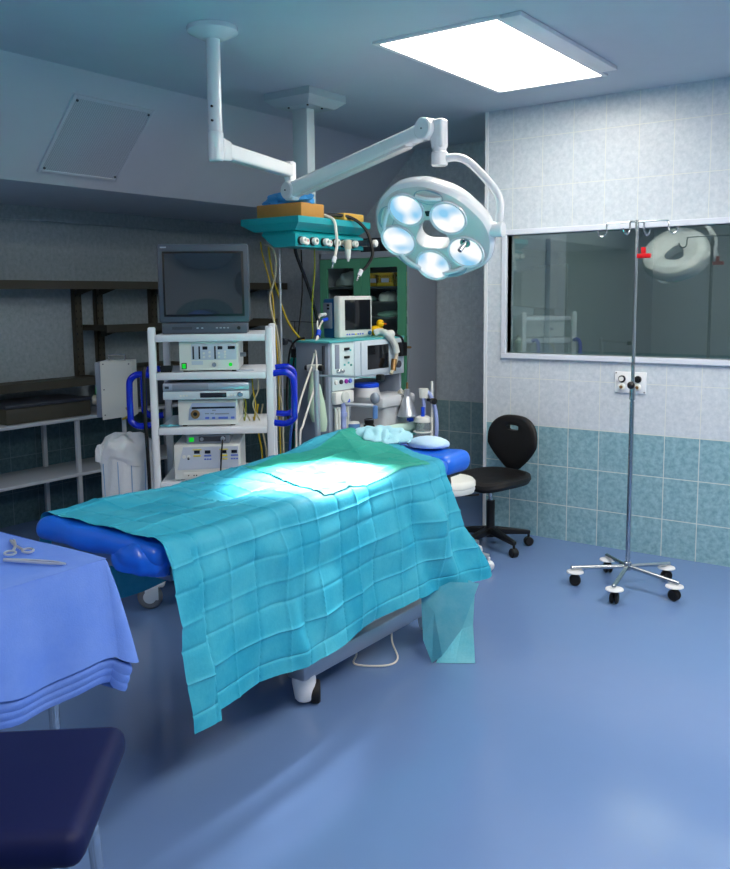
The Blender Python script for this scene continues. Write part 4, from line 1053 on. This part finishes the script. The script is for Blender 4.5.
obj('screen_frame', B().box((AX+.010, Y0+.29, 1.075), (AX+.024, Y1-.03, 1.28), .005), 'machine_light', sc_, w=True)
obj('screen', B().box((AX+.022, Y0+.35, 1.105), (AX+.027, Y1-.20, 1.255), .002), 'screen_black', sc_, w=True)
obj('dial', B().cyl((AX+.02, Y1-.10, 1.12), (AX+.045, Y1-.10, 1.12), .024, bev=.004), 'dark_grey', sc_, w=True)
vp = B(); vp.box((AX-.20, Y0+.43, .71), (AX+.10, Y0+.72, .92), .03, seg=3); vp.box((AX-.10, Y0+.36, .865), (AX+.13, Y0+.74, .935), .02)
vz = obj('vaporizer', vp, 'vaporizer', t, w=True)
obj('vaporizer_neck', B().lathe([(0, 0), (.09, 0), (.075, .06), (0, .06)], (AX-.05, Y0+.44, .93)), 'vaporizer', vz, w=True)
obj('blue_cap', B().cyl((AX-.05, Y0+.44, .985), (AX-.05, Y0+.44, 1.012), .080, n=28, bev=.006), 'bright_blue', vz, w=True)
obj('filler_knob', B().sph((AX+.08, Y0+.64, .94), (.025, .025, .018)), 'beige_fit', vz, w=True)
ab = B(); ab.box((AX-.04, Y0+.03, .76), (AX+.05, Y0+.17, .92), .01)
obj('absorber_block', B().box((AX-.01, Y0+.02, .92), (AX+.03, Y0+.20, .995), .008), 'device_white', t, w=True)
fw_ = B()
for k in range(5): fw_.cyl((AX+.012, Y0+.04+k*.028, .75), (AX+.012, Y0+.04+k*.028, .90), .011, n=12)
obj('corrugated_tubes', fw_, 'hose_clear', t, w=True)
obj('gauge', B().cyl((AX+.02, Y0+.10, .96), (AX+.045, Y0+.10, .96), .035, bev=.004), 'hose_clear', t, w=True)
obj('blue_label', B().box((AX+.03, Y0+.12, .925), (AX+.034, Y0+.15, .945)), 'bright_blue', t, w=True)
# work tray
tr = B(); tr.box((AX-.32, Y0+.05, .735), (AX+.10, Y1-.16, .752), .004)
obj('work_tray', tr, 'shelf_white', t, w=True)
obj('tray_rail', B().tube([(AX-.32, Y0+.04, .742), (AX+.11, Y0+.04, .742), (AX+.11, Y1-.15, .742)], .007, sub=1), 'steel', t, w=True)
obj('drawer_unit', B().box((AX-.26, Y0+.08, .12), (AX+.05, Y1-.02, .70), .006), 'machine_grey', t, w=True)
obj('lower_shelf', B().box((AX-.2, Y0+.45, .70), (AX+.12, Y1, .715), .003), 'machine_light', t, w=True)
obj('blue_box', B().box((AX-.1, Y1-.13, .716), (AX+.09, Y1-.005, .80), .006), 'bright_blue', t, w=True)
# ventilation arm standing on the tray
a0 = V((AX+.02, Y0+.10, .752))
arm = obj('arm_post', B().cyl(a0, a0+V((0, 0, .175)), .017).cyl(a0+V((0, 0, .09)), a0+V((0, 0, .115)), .024), 'lavender', t, w=True)
e0 = a0+V((0, 0, .165)); e1 = V((AX+.17, Y0+.20, .905))
obj('support_arm', B().cyl(e0, e1, .012), 'aluminium', arm, w=True)
obj('bag_mount', B().sph(e1+V((.0, .02, .045)), (.032, .03, .036)), 'grey_metal', arm, w=True)
obj('purple_label', B().cyl(e1+V((.0, .048, .045)), e1+V((.01, .056, .045)), .014), 'purple', arm, w=True)
obj('blue_valve', B().cyl(e1+V((.0, .02, -.08)), e1+V((0, .02, .0)), .016, bev=.004), 'bowl_blue', arm, w=True)
# pale breathing bag and black clamp on the machine side
bg = B().lathe([(0, 0), (.02, .002), (.036, .06), (.038, .14), (.026, .22), (.012, .27), (.010, .30), (0, .30)], (AX-.07, Y0-.055, .82), (-.06, 0, 1))
obj('breathing_bag', bg, 'bag_green', t, w=True)
obj('breathing_bag', B().lathe([(0, 0), (.022, .002), (.034, .06), (.03, .16), (.012, .28), (0, .29)], (AX-.02, Y0-.05, .765), (-.10, 0, 1)), 'bag_green', t, w=True)
obj('bag_holder', B().box((AX-.12, Y0-.07, 1.12), (AX-.05, Y0+.0, 1.16), .006), 'device_white', t, w=True)
obj('clamp', B().cyl((AX-.05, Y0-.04, 1.14), (AX-.02, Y0-.035, 1.14), .018, bev=.003).cyl((AX-.15, Y0-.04, 1.14), (AX-.12, Y0-.04, 1.14), .015), 'black_plastic', t, w=True)
obj('rail', B().box((AX-.045, Y0-.015, .95), (AX-.033, Y0+.001, 1.27)), 'dark_grey', t, w=True)
for x in (AX-.22, AX-.04):
    for y in (Y0+.06, Y1-.06): obj('caster', B().cyl((x-.015, y, .05), (x+.015, y, .05), .05, bev=.008), 'black_rubber', t, w=True)
# breathing hose resting across the top
hb = cable('breathing_hose', 'ribbed pale breathing hose draped over the framed screen of the machine', [(AX-.05, Y0+.53, ZT+.035), (AX-.02, Y0+.555, ZT+.045), (AX+.03, Y0+.56, ZT+.03), (AX+.055, Y0+.60, ZT-.03), (AX+.06, Y0+.62, ZT-.09)], .022, 'hose_clear', n=12)
obj('mask_elbow', B().tube([(AX+.06, Y0+.62, ZT-.08), (AX+.065, Y0+.60, ZT-.15), (AX+.07, Y0+.54, ZT-.22)], .012), 'beige_fit', hb)
obj('brown_valve', B().cyl((AX+.065, Y0+.585, ZT-.13), (AX+.07, Y0+.565, ZT-.20), .018), 'brass', hb)
t = thing('cable_bundle', 'black connector bundle with white fitting on the right end of the machine', 'connectors', (AX+.05, Y1-.09, 1.2))
obj('black_connector', B().box((AX+.028, Y1-.11, 1.17), (AX+.06, Y1-.03, 1.26), .008), 'black_plastic', t, w=True)
obj('white_fitting', B().cyl((AX+.02, Y1-.22, 1.315), (AX+.03, Y1-.16, 1.318), .026, bev=.006), 'device_white', t, w=True)
obj('wire', B().tube([(AX+.045, Y1-.16, 1.31), (AX+.06, Y1-.12, 1.30), (AX+.06, Y1-.09, 1.27), (AX+.05, Y1-.07, 1.22)], .008), 'cable_black', t, w=True)
obj('brass_tip', B().cyl((AX+.05, Y1-.03, 1.225), (AX+.05, Y1+.02, 1.222), .008), 'brass', t, w=True)
# patient monitor
ML = V((AX-.135, Y0+.455, ZT+.011))
t = thing('patient_monitor', 'white-framed patient monitor with blue sides on the anaesthesia machine', 'monitor', ML, radians(86))
mw, mh = .160, .262
obj('rear_housing', B().box((-mw+.01, .05, 0), (mw-.01, .15, mh-.016), .012), 'monitor_blue', t)
obj('front_frame', B().box((-mw, -.0, 0), (mw, .055, mh), .012, seg=3), 'device_white', t)
obj('screen', B().box((-mw+.048, -.004, .048), (mw-.022, .004, mh-.024), .002), 'screen_black', t)
obj('knob', B().cyl((mw-.038, -.016, .025), (mw-.038, 0, .025), .013, bev=.003), 'monitor_blue', t)
for k, x in enumerate((-.092, -.07, -.045, -.028, -.008, .014, .036, .06)): obj('button', B().box((x-.006, -.003, .016), (x+.006, .001, .026), .001), 'label_yellow' if k == 4 else 'label_blue', t)
sd = obj('side_module', B().box((-mw-.001, .07, .06), (-mw+.012, .14, .22), .004), 'grey_metal', t)
for z in (.185, .205): obj('side_port', B().box((-mw-.004, .085, z-.007), (-mw, .105, z+.006)), 'black_plastic', sd)
def mcab(name, label, pl, m0, pts):
    h = cable(name, label, pts, .0058, 'cable_white')
    obj('plug', B().cyl(pl[0], pl[1], .011, bev=.004), m0, h)
    return h
h = mcab('sensor_cable', 'white sensor cable with a pale plug and blue tie hanging from the patient monitor', ((-3.42, 4.325, 1.449), (-3.405, 4.255, 1.445)), 'device_white',
     [(-3.405, 4.26, 1.445), (-3.40, 4.225, 1.42), (-3.385, 4.20, 1.38), (-3.37, 4.19, 1.338), (-3.33, 4.11, 1.275), (-3.25, 4.02, 1.165), (-3.15, 3.879, 1.059), (-3.05, 3.701, .97), (-3.0, 3.587, .877), (-2.98, 3.536, .805), (-2.98, 3.53, .40), (-2.98, 3.53, .008)])
obj('cable_tie', B().cyl((-3.372, 4.199, 1.352), (-3.364, 4.178, 1.322), .016), 'bright_blue', h)
mcab('sensor_cable', 'white sensor cable with a blue plug swinging from the patient monitor towards the cart', ((-3.41, 4.33, 1.420), (-3.40, 4.27, 1.412)), 'bright_blue',
     [(-3.40, 4.275, 1.413), (-3.395, 4.245, 1.39), (-3.385, 4.215, 1.36), (-3.372, 4.195, 1.33), (-3.335, 4.12, 1.26), (-3.28, 4.004, 1.142), (-3.22, 3.855, 1.018), (-3.18, 3.761, .927), (-3.16, 3.72, .85), (-3.15, 3.70, .40), (-3.15, 3.70, .008)])
# two rubber ducks
def duck(x, y, rot, label, s=1.):
    t = thing('rubber_duck', label, 'rubber duck', (x, y, ZT+.0105), rot, 'rubber ducks on the machine')
    t.scale = (s, s, s)
    b = B().sph((0, 0, .04), (.058, .042, .04), 20, 14)
    for v in b.bm.verts:
        if v.co.x < -.03: v.co.z += (-v.co.x-.03)*.9
    obj('body', b, 'duck_yellow', t); obj('head', B().sph((.028, 0, .095), .031, 18, 12), 'duck_yellow', t)
    obj('beak', B().sph((.060, 0, .092), (.020, .014, .007), 12, 8), 'duck_orange', t)
    for s_ in (-1, 1):
        obj('eye', B().sph((.050, s_*.018, .106), .005, 8, 6), 'black_plastic', t); obj('wing', B().sph((-.012, s_*.040, .045), (.032, .008, .02), 12, 8), 'duck_yellow', t)
duck(AX-.15, Y0+.70, .5, 'yellow rubber duck standing beside the patient monitor', .85)
# objects on the tray
t = thing('black_ring_holder', 'black ring lying on a lavender disc at the left of the machine tray', 'ring', (AX-.24, Y0+.12, .7525))
obj('disc', B().lathe([(0, 0), (.10, 0), (.105, .012), (.10, .024), (0, .024)]), 'lavender', t); obj('ring', B().tube([(.075*cos(q*pi/8), .075*sin(q*pi/8), .042) for q in range(16)], .018, sub=2, closed=True), 'black_rubber', t)
o = obj('blue_bowl', B().lathe([(0, 0), (.045, 0), (.052, .012), (.048, .030), (.02, .034), (0, .035)], (AX-.08, Y0+.105, .7525)), 'bowl_blue'); tag(o, 'upturned round blue bowl on the front of the machine tray', 'bowl')
t = thing('blue_canister', 'short blue canister with a white lid on the machine tray', 'canister', (AX+.04, Y0+.18, .7525))
obj('body', B().cyl((0, 0, 0), (0, 0, .04), .038, bev=.006), 'bowl_blue', t); obj('lid', B().lathe([(.036, .04), (.03, .05), (0, .056)]), 'device_white', t)
t = thing('black_cup', 'small black ribbed cup on the corner of the machine tray', 'cup', (AX+.06, Y0+.31, .7525))
obj('cup', B().lathe([(0, 0), (.034, 0), (.034, .015), (.026, .02), (.03, .03), (.030, .05), (0, .05)]), 'black_rubber', t); obj('rim', B().lathe([(.03, .046), (.033, .05), (.03, .054), (.02, .054), (.02, .046)], closed=True), 'dark_grey', t)
o = obj('rolled_sheet', B().cyl((-3.05, 4.09, .745), (-3.05, 4.85, .72), .030, n=24, bev=.006), 'roll_mint'); tag(o, 'pale mint rolled sheet lying along the front of the machine', 'rolled sheet')
o.data.transform(Matrix.Translation((.0, .0, -.0)))
sp_ = obj('roll_holder', B().box((AX+.10, Y0+.06, .675), (AX+.19, Y1-.02, .687), .003), 'teal_trim', bpy.data.objects['anaesthesia_machine'], w=True)
# grey side cabinet with teal edge, beside the machine
t = thing('gas_cylinder', 'small teal gas cylinder with black valve behind the right side of the cart', 'gas cylinder', (-3.60, 4.24, 0))
obj('body', B().lathe([(0, 0), (.042, 0), (.045, .02), (.045, 1.10), (.035, 1.17), (.015, 1.19), (0, 1.19)], n=24), 'teal_cylinder', t)
obj('valve', B().cyl((0, 0, 1.18), (0, 0, 1.235), .028, bev=.004), 'black_plastic', t)
obj('gauge', B().tube([(0, 0, 1.22), (-.02, -.01, 1.28), (-.09, -.03, 1.295)], .008).cyl((-.05, -.03, 1.28), (-.05, -.055, 1.28), .022), 'dark_grey', t)
# suction set at the right of the machine
t = thing('suction_stand', 'suction jar with a white lid in a wire ring stand right of the machine', 'suction jar', (-2.955, 4.72, 0))
obj('jar', B().lathe([(0, .55), (.045, .55), (.048, .56), (.048, .76), (.0, .76)], n=28), 'jar_clear', t)
obj('lid', B().lathe([(0, .76), (.052, .76), (.055, .77), (.05, .79), (.03, .80), (0, .80)], n=28), 'device_white', t)
obj('ring', B().tube([(.058*cos(q*pi/8), .058*sin(q*pi/8), .70) for q in range(16)], .005, n=6, sub=2, closed=True), 'device_white', t)
obj('stand_post', B().cyl((.05, .03, .05), (.05, .03, 1.02), .008), 'device_white', t)
obj('jar_shelf', B().box((-.07, -.06, .535), (.07, .06, .55), .003), 'device_white', t)
bs = B()
for k in range(5): bs.cyl((.05, .03, .05), (.05+.13*cos(k*1.2566), .03+.13*sin(k*1.2566), .02), .01)
obj('base', bs, 'grey_metal', t)
obj('suction_tube', B().tube([(-.0, .0, .79), (.01, .0, .86), (.0, .01, .93), (.03, .02, .95), (.07, .03, .86), (.085, .03, .75), (.08, .03, .66)], .012), 'lavender', t)
obj('white_cup', B().lathe([(0, 0), (.026, 0), (.032, .06), (0, .06)], (.005, .0, .915)), 'device_white', t)
obj('blue_plug', B().cyl((.012, -.02, .80), (.012, -.02, .86), .012), 'bright_blue', t)
obj('regulator', B().cyl((.07, .0, .90), (.10, -.02, .90), .020, bev=.004).cyl((.02, .03, .90), (.07, .0, .90), .01), 'black_plastic', t)
t = thing('silver_cone', 'silver cone shaped funnel hanging right of the anaesthesia machine', 'funnel', (-3.035, 4.66, .80))
obj('cone', B().lathe([(.062, 0), (.064, .005), (.026, .125), (.019, .13), (.019, .17), (.008, .175), (0, .175)][::1], n=28), 'aluminium', t)
obj('cone_base', B().lathe([(0, .012), (.060, .004), (.062, .0), (.05, -.006), (0, -.01)], n=28), 'grey_metal', t)
obj('tip', B().cyl((0, 0, .17), (0, 0, .215), .007), 'brass', t)
obj('hanger', B().tube([(-.05, .0, .17), (-.03, .03, .12), (-.02, .05, .06), (-.10, .12, .10), (-.155, .18, .10)], .008), 'device_white', t)
obj('fitting', B().cyl((-.012, .03, -.035), (-.012, .03, .01), .01), 'bright_blue', t)

# ------------------------------------------------------------------ black swivel chair
t = thing('swivel_chair', 'black swivel chair with a handle slot in its backrest by the tiled wall', 'chair', (-2.50, 4.78, 0))
for k in range(5):
    a = radians(-28+72*k); e = V((cos(a), sin(a), 0))
    b = B(); beam(b, e*.03+V((0, 0, .11)), e*.255+V((0, 0, .085)), .045, .03, .045, .025, .008)
    l = obj('leg', b, 'black_plastic', t)
    p = e*.247
    obj('caster', B().cyl((p.x-.022*e.y, p.y+.022*e.x, .028), (p.x+.022*e.y, p.y-.022*e.x, .028), .028, bev=.006).cyl((p.x, p.y, .03), (p.x, p.y, .09), .008), 'black_rubber', l)
obj('hub', B().cyl((0, 0, .07), (0, 0, .135), .035, bev=.006), 'black_plastic', t)
obj('gas_column', B().cyl((0, 0, .12), (0, 0, .30), .026), 'black_plastic', t)
obj('gas_piston', B().cyl((0, 0, .29), (0, 0, .39), .014), 'steel', t)
obj('tilt_mechanism', B().box((-.08, -.06, .375), (.10, .06, .401), .008), 'black_plastic', t)
fd = radians(258)             # direction the chair faces
Rz = Matrix.Rotation(fd, 4, 'Z')
def seat(u, v):
    a = u*2*pi; k = math.sin(v*pi/2) if v <= 1 else 1
    rx = .215*(abs(cos(a))**.75)*(1 if cos(a) > 0 else -1); ry = .225*(abs(sin(a))**.75)*(1 if sin(a) > 0 else -1)
    return Rz @ V((rx*k, ry*k, 0))
b = B()
ring_ = [(.0, .0), (.55, .004), (.86, .018), (.98, .010), (1.0, -.01), (.95, -.032), (.6, -.045), (0, -.045)]
def seat2(u, v):
    a = u*2*pi; i = min(len(ring_)-2, int(v*(len(ring_)-1))); f_ = v*(len(ring_)-1)-i
    k = ring_[i][0]*(1-f_)+ring_[i+1][0]*f_; z = ring_[i][1]*(1-f_)+ring_[i+1][1]*f_
    ca, sa = cos(a), sin(a)
    rx = .22*abs(ca)**.7*(1 if ca > 0 else -1); ry = .225*abs(sa)**.7*(1 if sa > 0 else -1)
    x, y = rx*k, ry*k
    z += -.030*max(0, (x-.06)/.16)**2*(1-.6*max(0, 1-abs(y)/.11)) if x > .06 else .012*(max(0, -x)/.2)**2
    return Rz @ V((x, y, .444+z))
obj('seat', b.grid(seat2, 48, 28), 'black_pad', t)
# backrest: heart-like pad with a slot, curved around the sitter
def bk_out(a):
    ca, sa = cos(a), sin(a)
    wdt = .195 if sa > -.1 else .195-.075*min(1, (-sa-.1)/.7)
    return wdt*abs(ca)**.8*(1 if ca > 0 else -1), (.165 if sa > 0 else .185)*abs(sa)**.85*(1 if sa > 0 else -1)
def bslot(a):
    ca, sa = cos(a), sin(a); return .048*abs(ca)**.5*(1 if ca > 0 else -1), .085+.017*abs(sa)**.5*(1 if sa > 0 else -1)
br_ = [(0, .0), (0., .022), (.25, .028), (.8, .022), (.95, .012), (1., 0), (.95, -.014), (.8, -.022), (.25, -.026), (0., -.022), (0, .0)]
def back(u, v):
    a = u*2*pi; i = min(len(br_)-2, int(v*(len(br_)-1))); f_ = v*(len(br_)-1)-i
    k = br_[i][0]*(1-f_)+br_[i+1][0]*f_; th_ = br_[i][1]*(1-f_)+br_[i+1][1]*f_
    o_, s_ = bk_out(a), bslot(a); x = s_[0]*(1-k)+o_[0]*k; z = s_[1]*(1-k)+o_[1]*k
    cur = .55*x*x
    return Rz @ V((-.235-.10*(z+.185)*.6+cur+th_, x-.02, .640+z))
obj('backrest', B().grid(back, 60, 40), 'black_pad', t)
obj('back_stem', B().tube([Rz @ V((-.05, 0, .39)), Rz @ V((-.20, 0, .395)), Rz @ V((-.25, -.01, .43)), Rz @ V((-.262, -.02, .57))], .016).box((-.29, -.045, .47), (-.272, .005, .55), .004, mtx=Rz), 'black_plastic', t)
# ------------------------------------------------------------------ white stool
t = thing('round_stool', 'round white stool with a caster base half hidden behind the drape', 'stool', (-2.55, 4.33, 0))
obj('seat', B().lathe([(0, .430), (.14, .430), (.158, .436), (.165, .453), (.162, .468), (.167, .473), (.166, .496), (.155, .510), (.10, .515), (0, .516)], n=40), 'device_white', t)
obj('column', B().cyl((0, 0, .10), (0, 0, .433), .022), 'aluminium', t)
obj('height_lever', B().tube([(0, 0, .41), (.12, .06, .412), (.17, .08, .42)], .006), 'black_plastic', t)
for k in range(5):
    a = radians(4+72*k); e = V((cos(a), sin(a), 0)); b = B(); beam(b, e*.01+V((0, 0, .105)), e*.268+V((0, 0, .085)), .04, .028, .035, .022, .007)
    l = obj('leg', b, 'aluminium', t); p = e*.268
    obj('caster', B().cyl((p.x-.02*e.y, p.y+.02*e.x, .03), (p.x+.02*e.y, p.y-.02*e.x, .03), .03, bev=.008).cyl((p.x, p.y, .03), (p.x, p.y, .08), .008), 'wheel_white', l)

# ------------------------------------------------------------------ IV stand
t = thing('iv_stand', 'tall steel drip stand on five casters in front of the window wall', 'drip stand', (-1.535, 4.495, 0))
obj('pole', B().cyl((0, 0, .10), (0, 0, 1.0), .0125).cyl((0, 0, .98), (.0, 0, 1.926), .0095), 'steel', t)
for k, a in enumerate((-156, -84, -12, 60, 132)):
    a = radians(a); e = V((cos(a), sin(a), 0)); L_ = .285
    l = obj('leg', B().cyl(e*.0+V((0, 0, .12)), e*L_+V((0, 0, .095)), .011).sph(e*L_+V((0, 0, .095)), .0115), 'steel', t)
    p = e*(L_-.015)
    obj('caster_plate', B().lathe([(0, 0), (.046, 0), (.044, .006), (.015, .012), (0, .012)], (p.x, p.y, .072), n=28), 'wheel_white', l)
    obj('caster', B().cyl((p.x-.020*e.y, p.y+.020*e.x, .030), (p.x-.004*e.y, p.y+.004*e.x, .030), .030, bev=.006).cyl((p.x+.004*e.y, p.y-.004*e.x, .030), (p.x+.020*e.y, p.y-.020*e.x, .030), .030, bev=.006).cyl((p.x, p.y, .03), (p.x, p.y, .073), .008), 'black_rubber', l)
obj('hub', B().cyl((0, 0, .10), (0, 0, .145), .020, bev=.003), 'steel', t)
obj('height_knob', B().sph((.0, -.025, 1.088), .020, 18, 12), 'black_plastic', t)
obj('pole_collar', B().cyl((0, 0, 1.01), (0, 0, 1.075), .0155, bev=.003), 'steel', t)
for a in (180, 0, 250, 70):
    a = radians(a); e = V((cos(a), sin(a), 0)); k = 1 if a in (radians(180), 0) else .35
    z = 1.918
    obj('hook', B().tube([V((0, 0, z)), e*.075*k+V((0, 0, z)), e*.148*k+V((0, 0, z-.002)), e*(.158*k)+V((0, 0, z-.012)), e*.16*k+V((0, 0, z-.045)), e*(.16*k+.010)+V((0, 0, z-.062)), e*(.16*k+.026)+V((0, 0, z-.066)), e*(.16*k+.042)+V((0, 0, z-.055)), e*(.16*k+.047)+V((0, 0, z-.035))], .0042, n=8, sub=4), 'steel', t)
rc = obj('red_clip', B().box((.006, -.012, 1.735), (.074, .012, 1.757), .003), 'red_plastic', t)
obj('red_lever', B().box((.026, -.010, 1.756), (.047, .010, 1.79), .003), 'red_plastic', rc)
# ------------------------------------------------------------------ wall panel with gas sockets
t = thing('wall_gas_panel', 'white wall panel with four round gas sockets below the window', 'socket panel', (-1.78, YR-.01, 1.03))
obj('plate', B().box((-1.875, YR-.012, .968), (-1.685, YR-.001, 1.095), .003), 'white_paint', t, w=True)
for x, z, m, m2 in ((-1.828, 1.053, 'black_plastic', 'device_white'), (-1.732, 1.053, 'black_plastic', 'black_plastic'), (-1.828, 1.005, 'device_white', 'brass'), (-1.732, 1.005, 'device_white', 'brass')):
    o = obj('gas_socket', B().cyl((x, YR-.03, z), (x, YR-.01, z), .021, n=24, bev=.004), m, t, w=True)
    obj('socket_core', B().cyl((x, YR-.036, z), (x, YR-.028, z), .014 if m2 == 'device_white' else .010, n=18), m2, o, w=True)
for x, z in ((-1.866, 1.087), (-1.694, .976)): obj('screw', B().cyl((x, YR-.015, z), (x, YR-.011, z), .004, n=8), 'dark_grey', t, w=True)
# white bottle standing on the sill of the adjoining room
t = thing('pump_bottle', 'small white bottle standing on the window sill behind the glass', 'bottle', (-2.56, YR+.085, WZ0+.0005))
obj('body', B().lathe([(0, 0), (.022, 0), (.024, .005), (.024, .075), (.012, .09), (0, .09)]), 'device_white', t); obj('cap', B().cyl((0, 0, .088), (0, 0, .112), .010), 'device_white', t)

# ------------------------------------------------------------------ world and view
wd = bpy.data.worlds.new('world'); bpy.context.scene.world = wd; wd.use_nodes = True
wd.node_tree.nodes['Background'].inputs[0].default_value = (.02, .025, .03, 1)
sc = bpy.context.scene
sc.view_settings.view_transform = 'Standard'; sc.view_settings.look = 'None'; sc.view_settings.gamma = 1; sc.view_settings.use_curve_mapping = False
sc.view_settings.exposure = .33
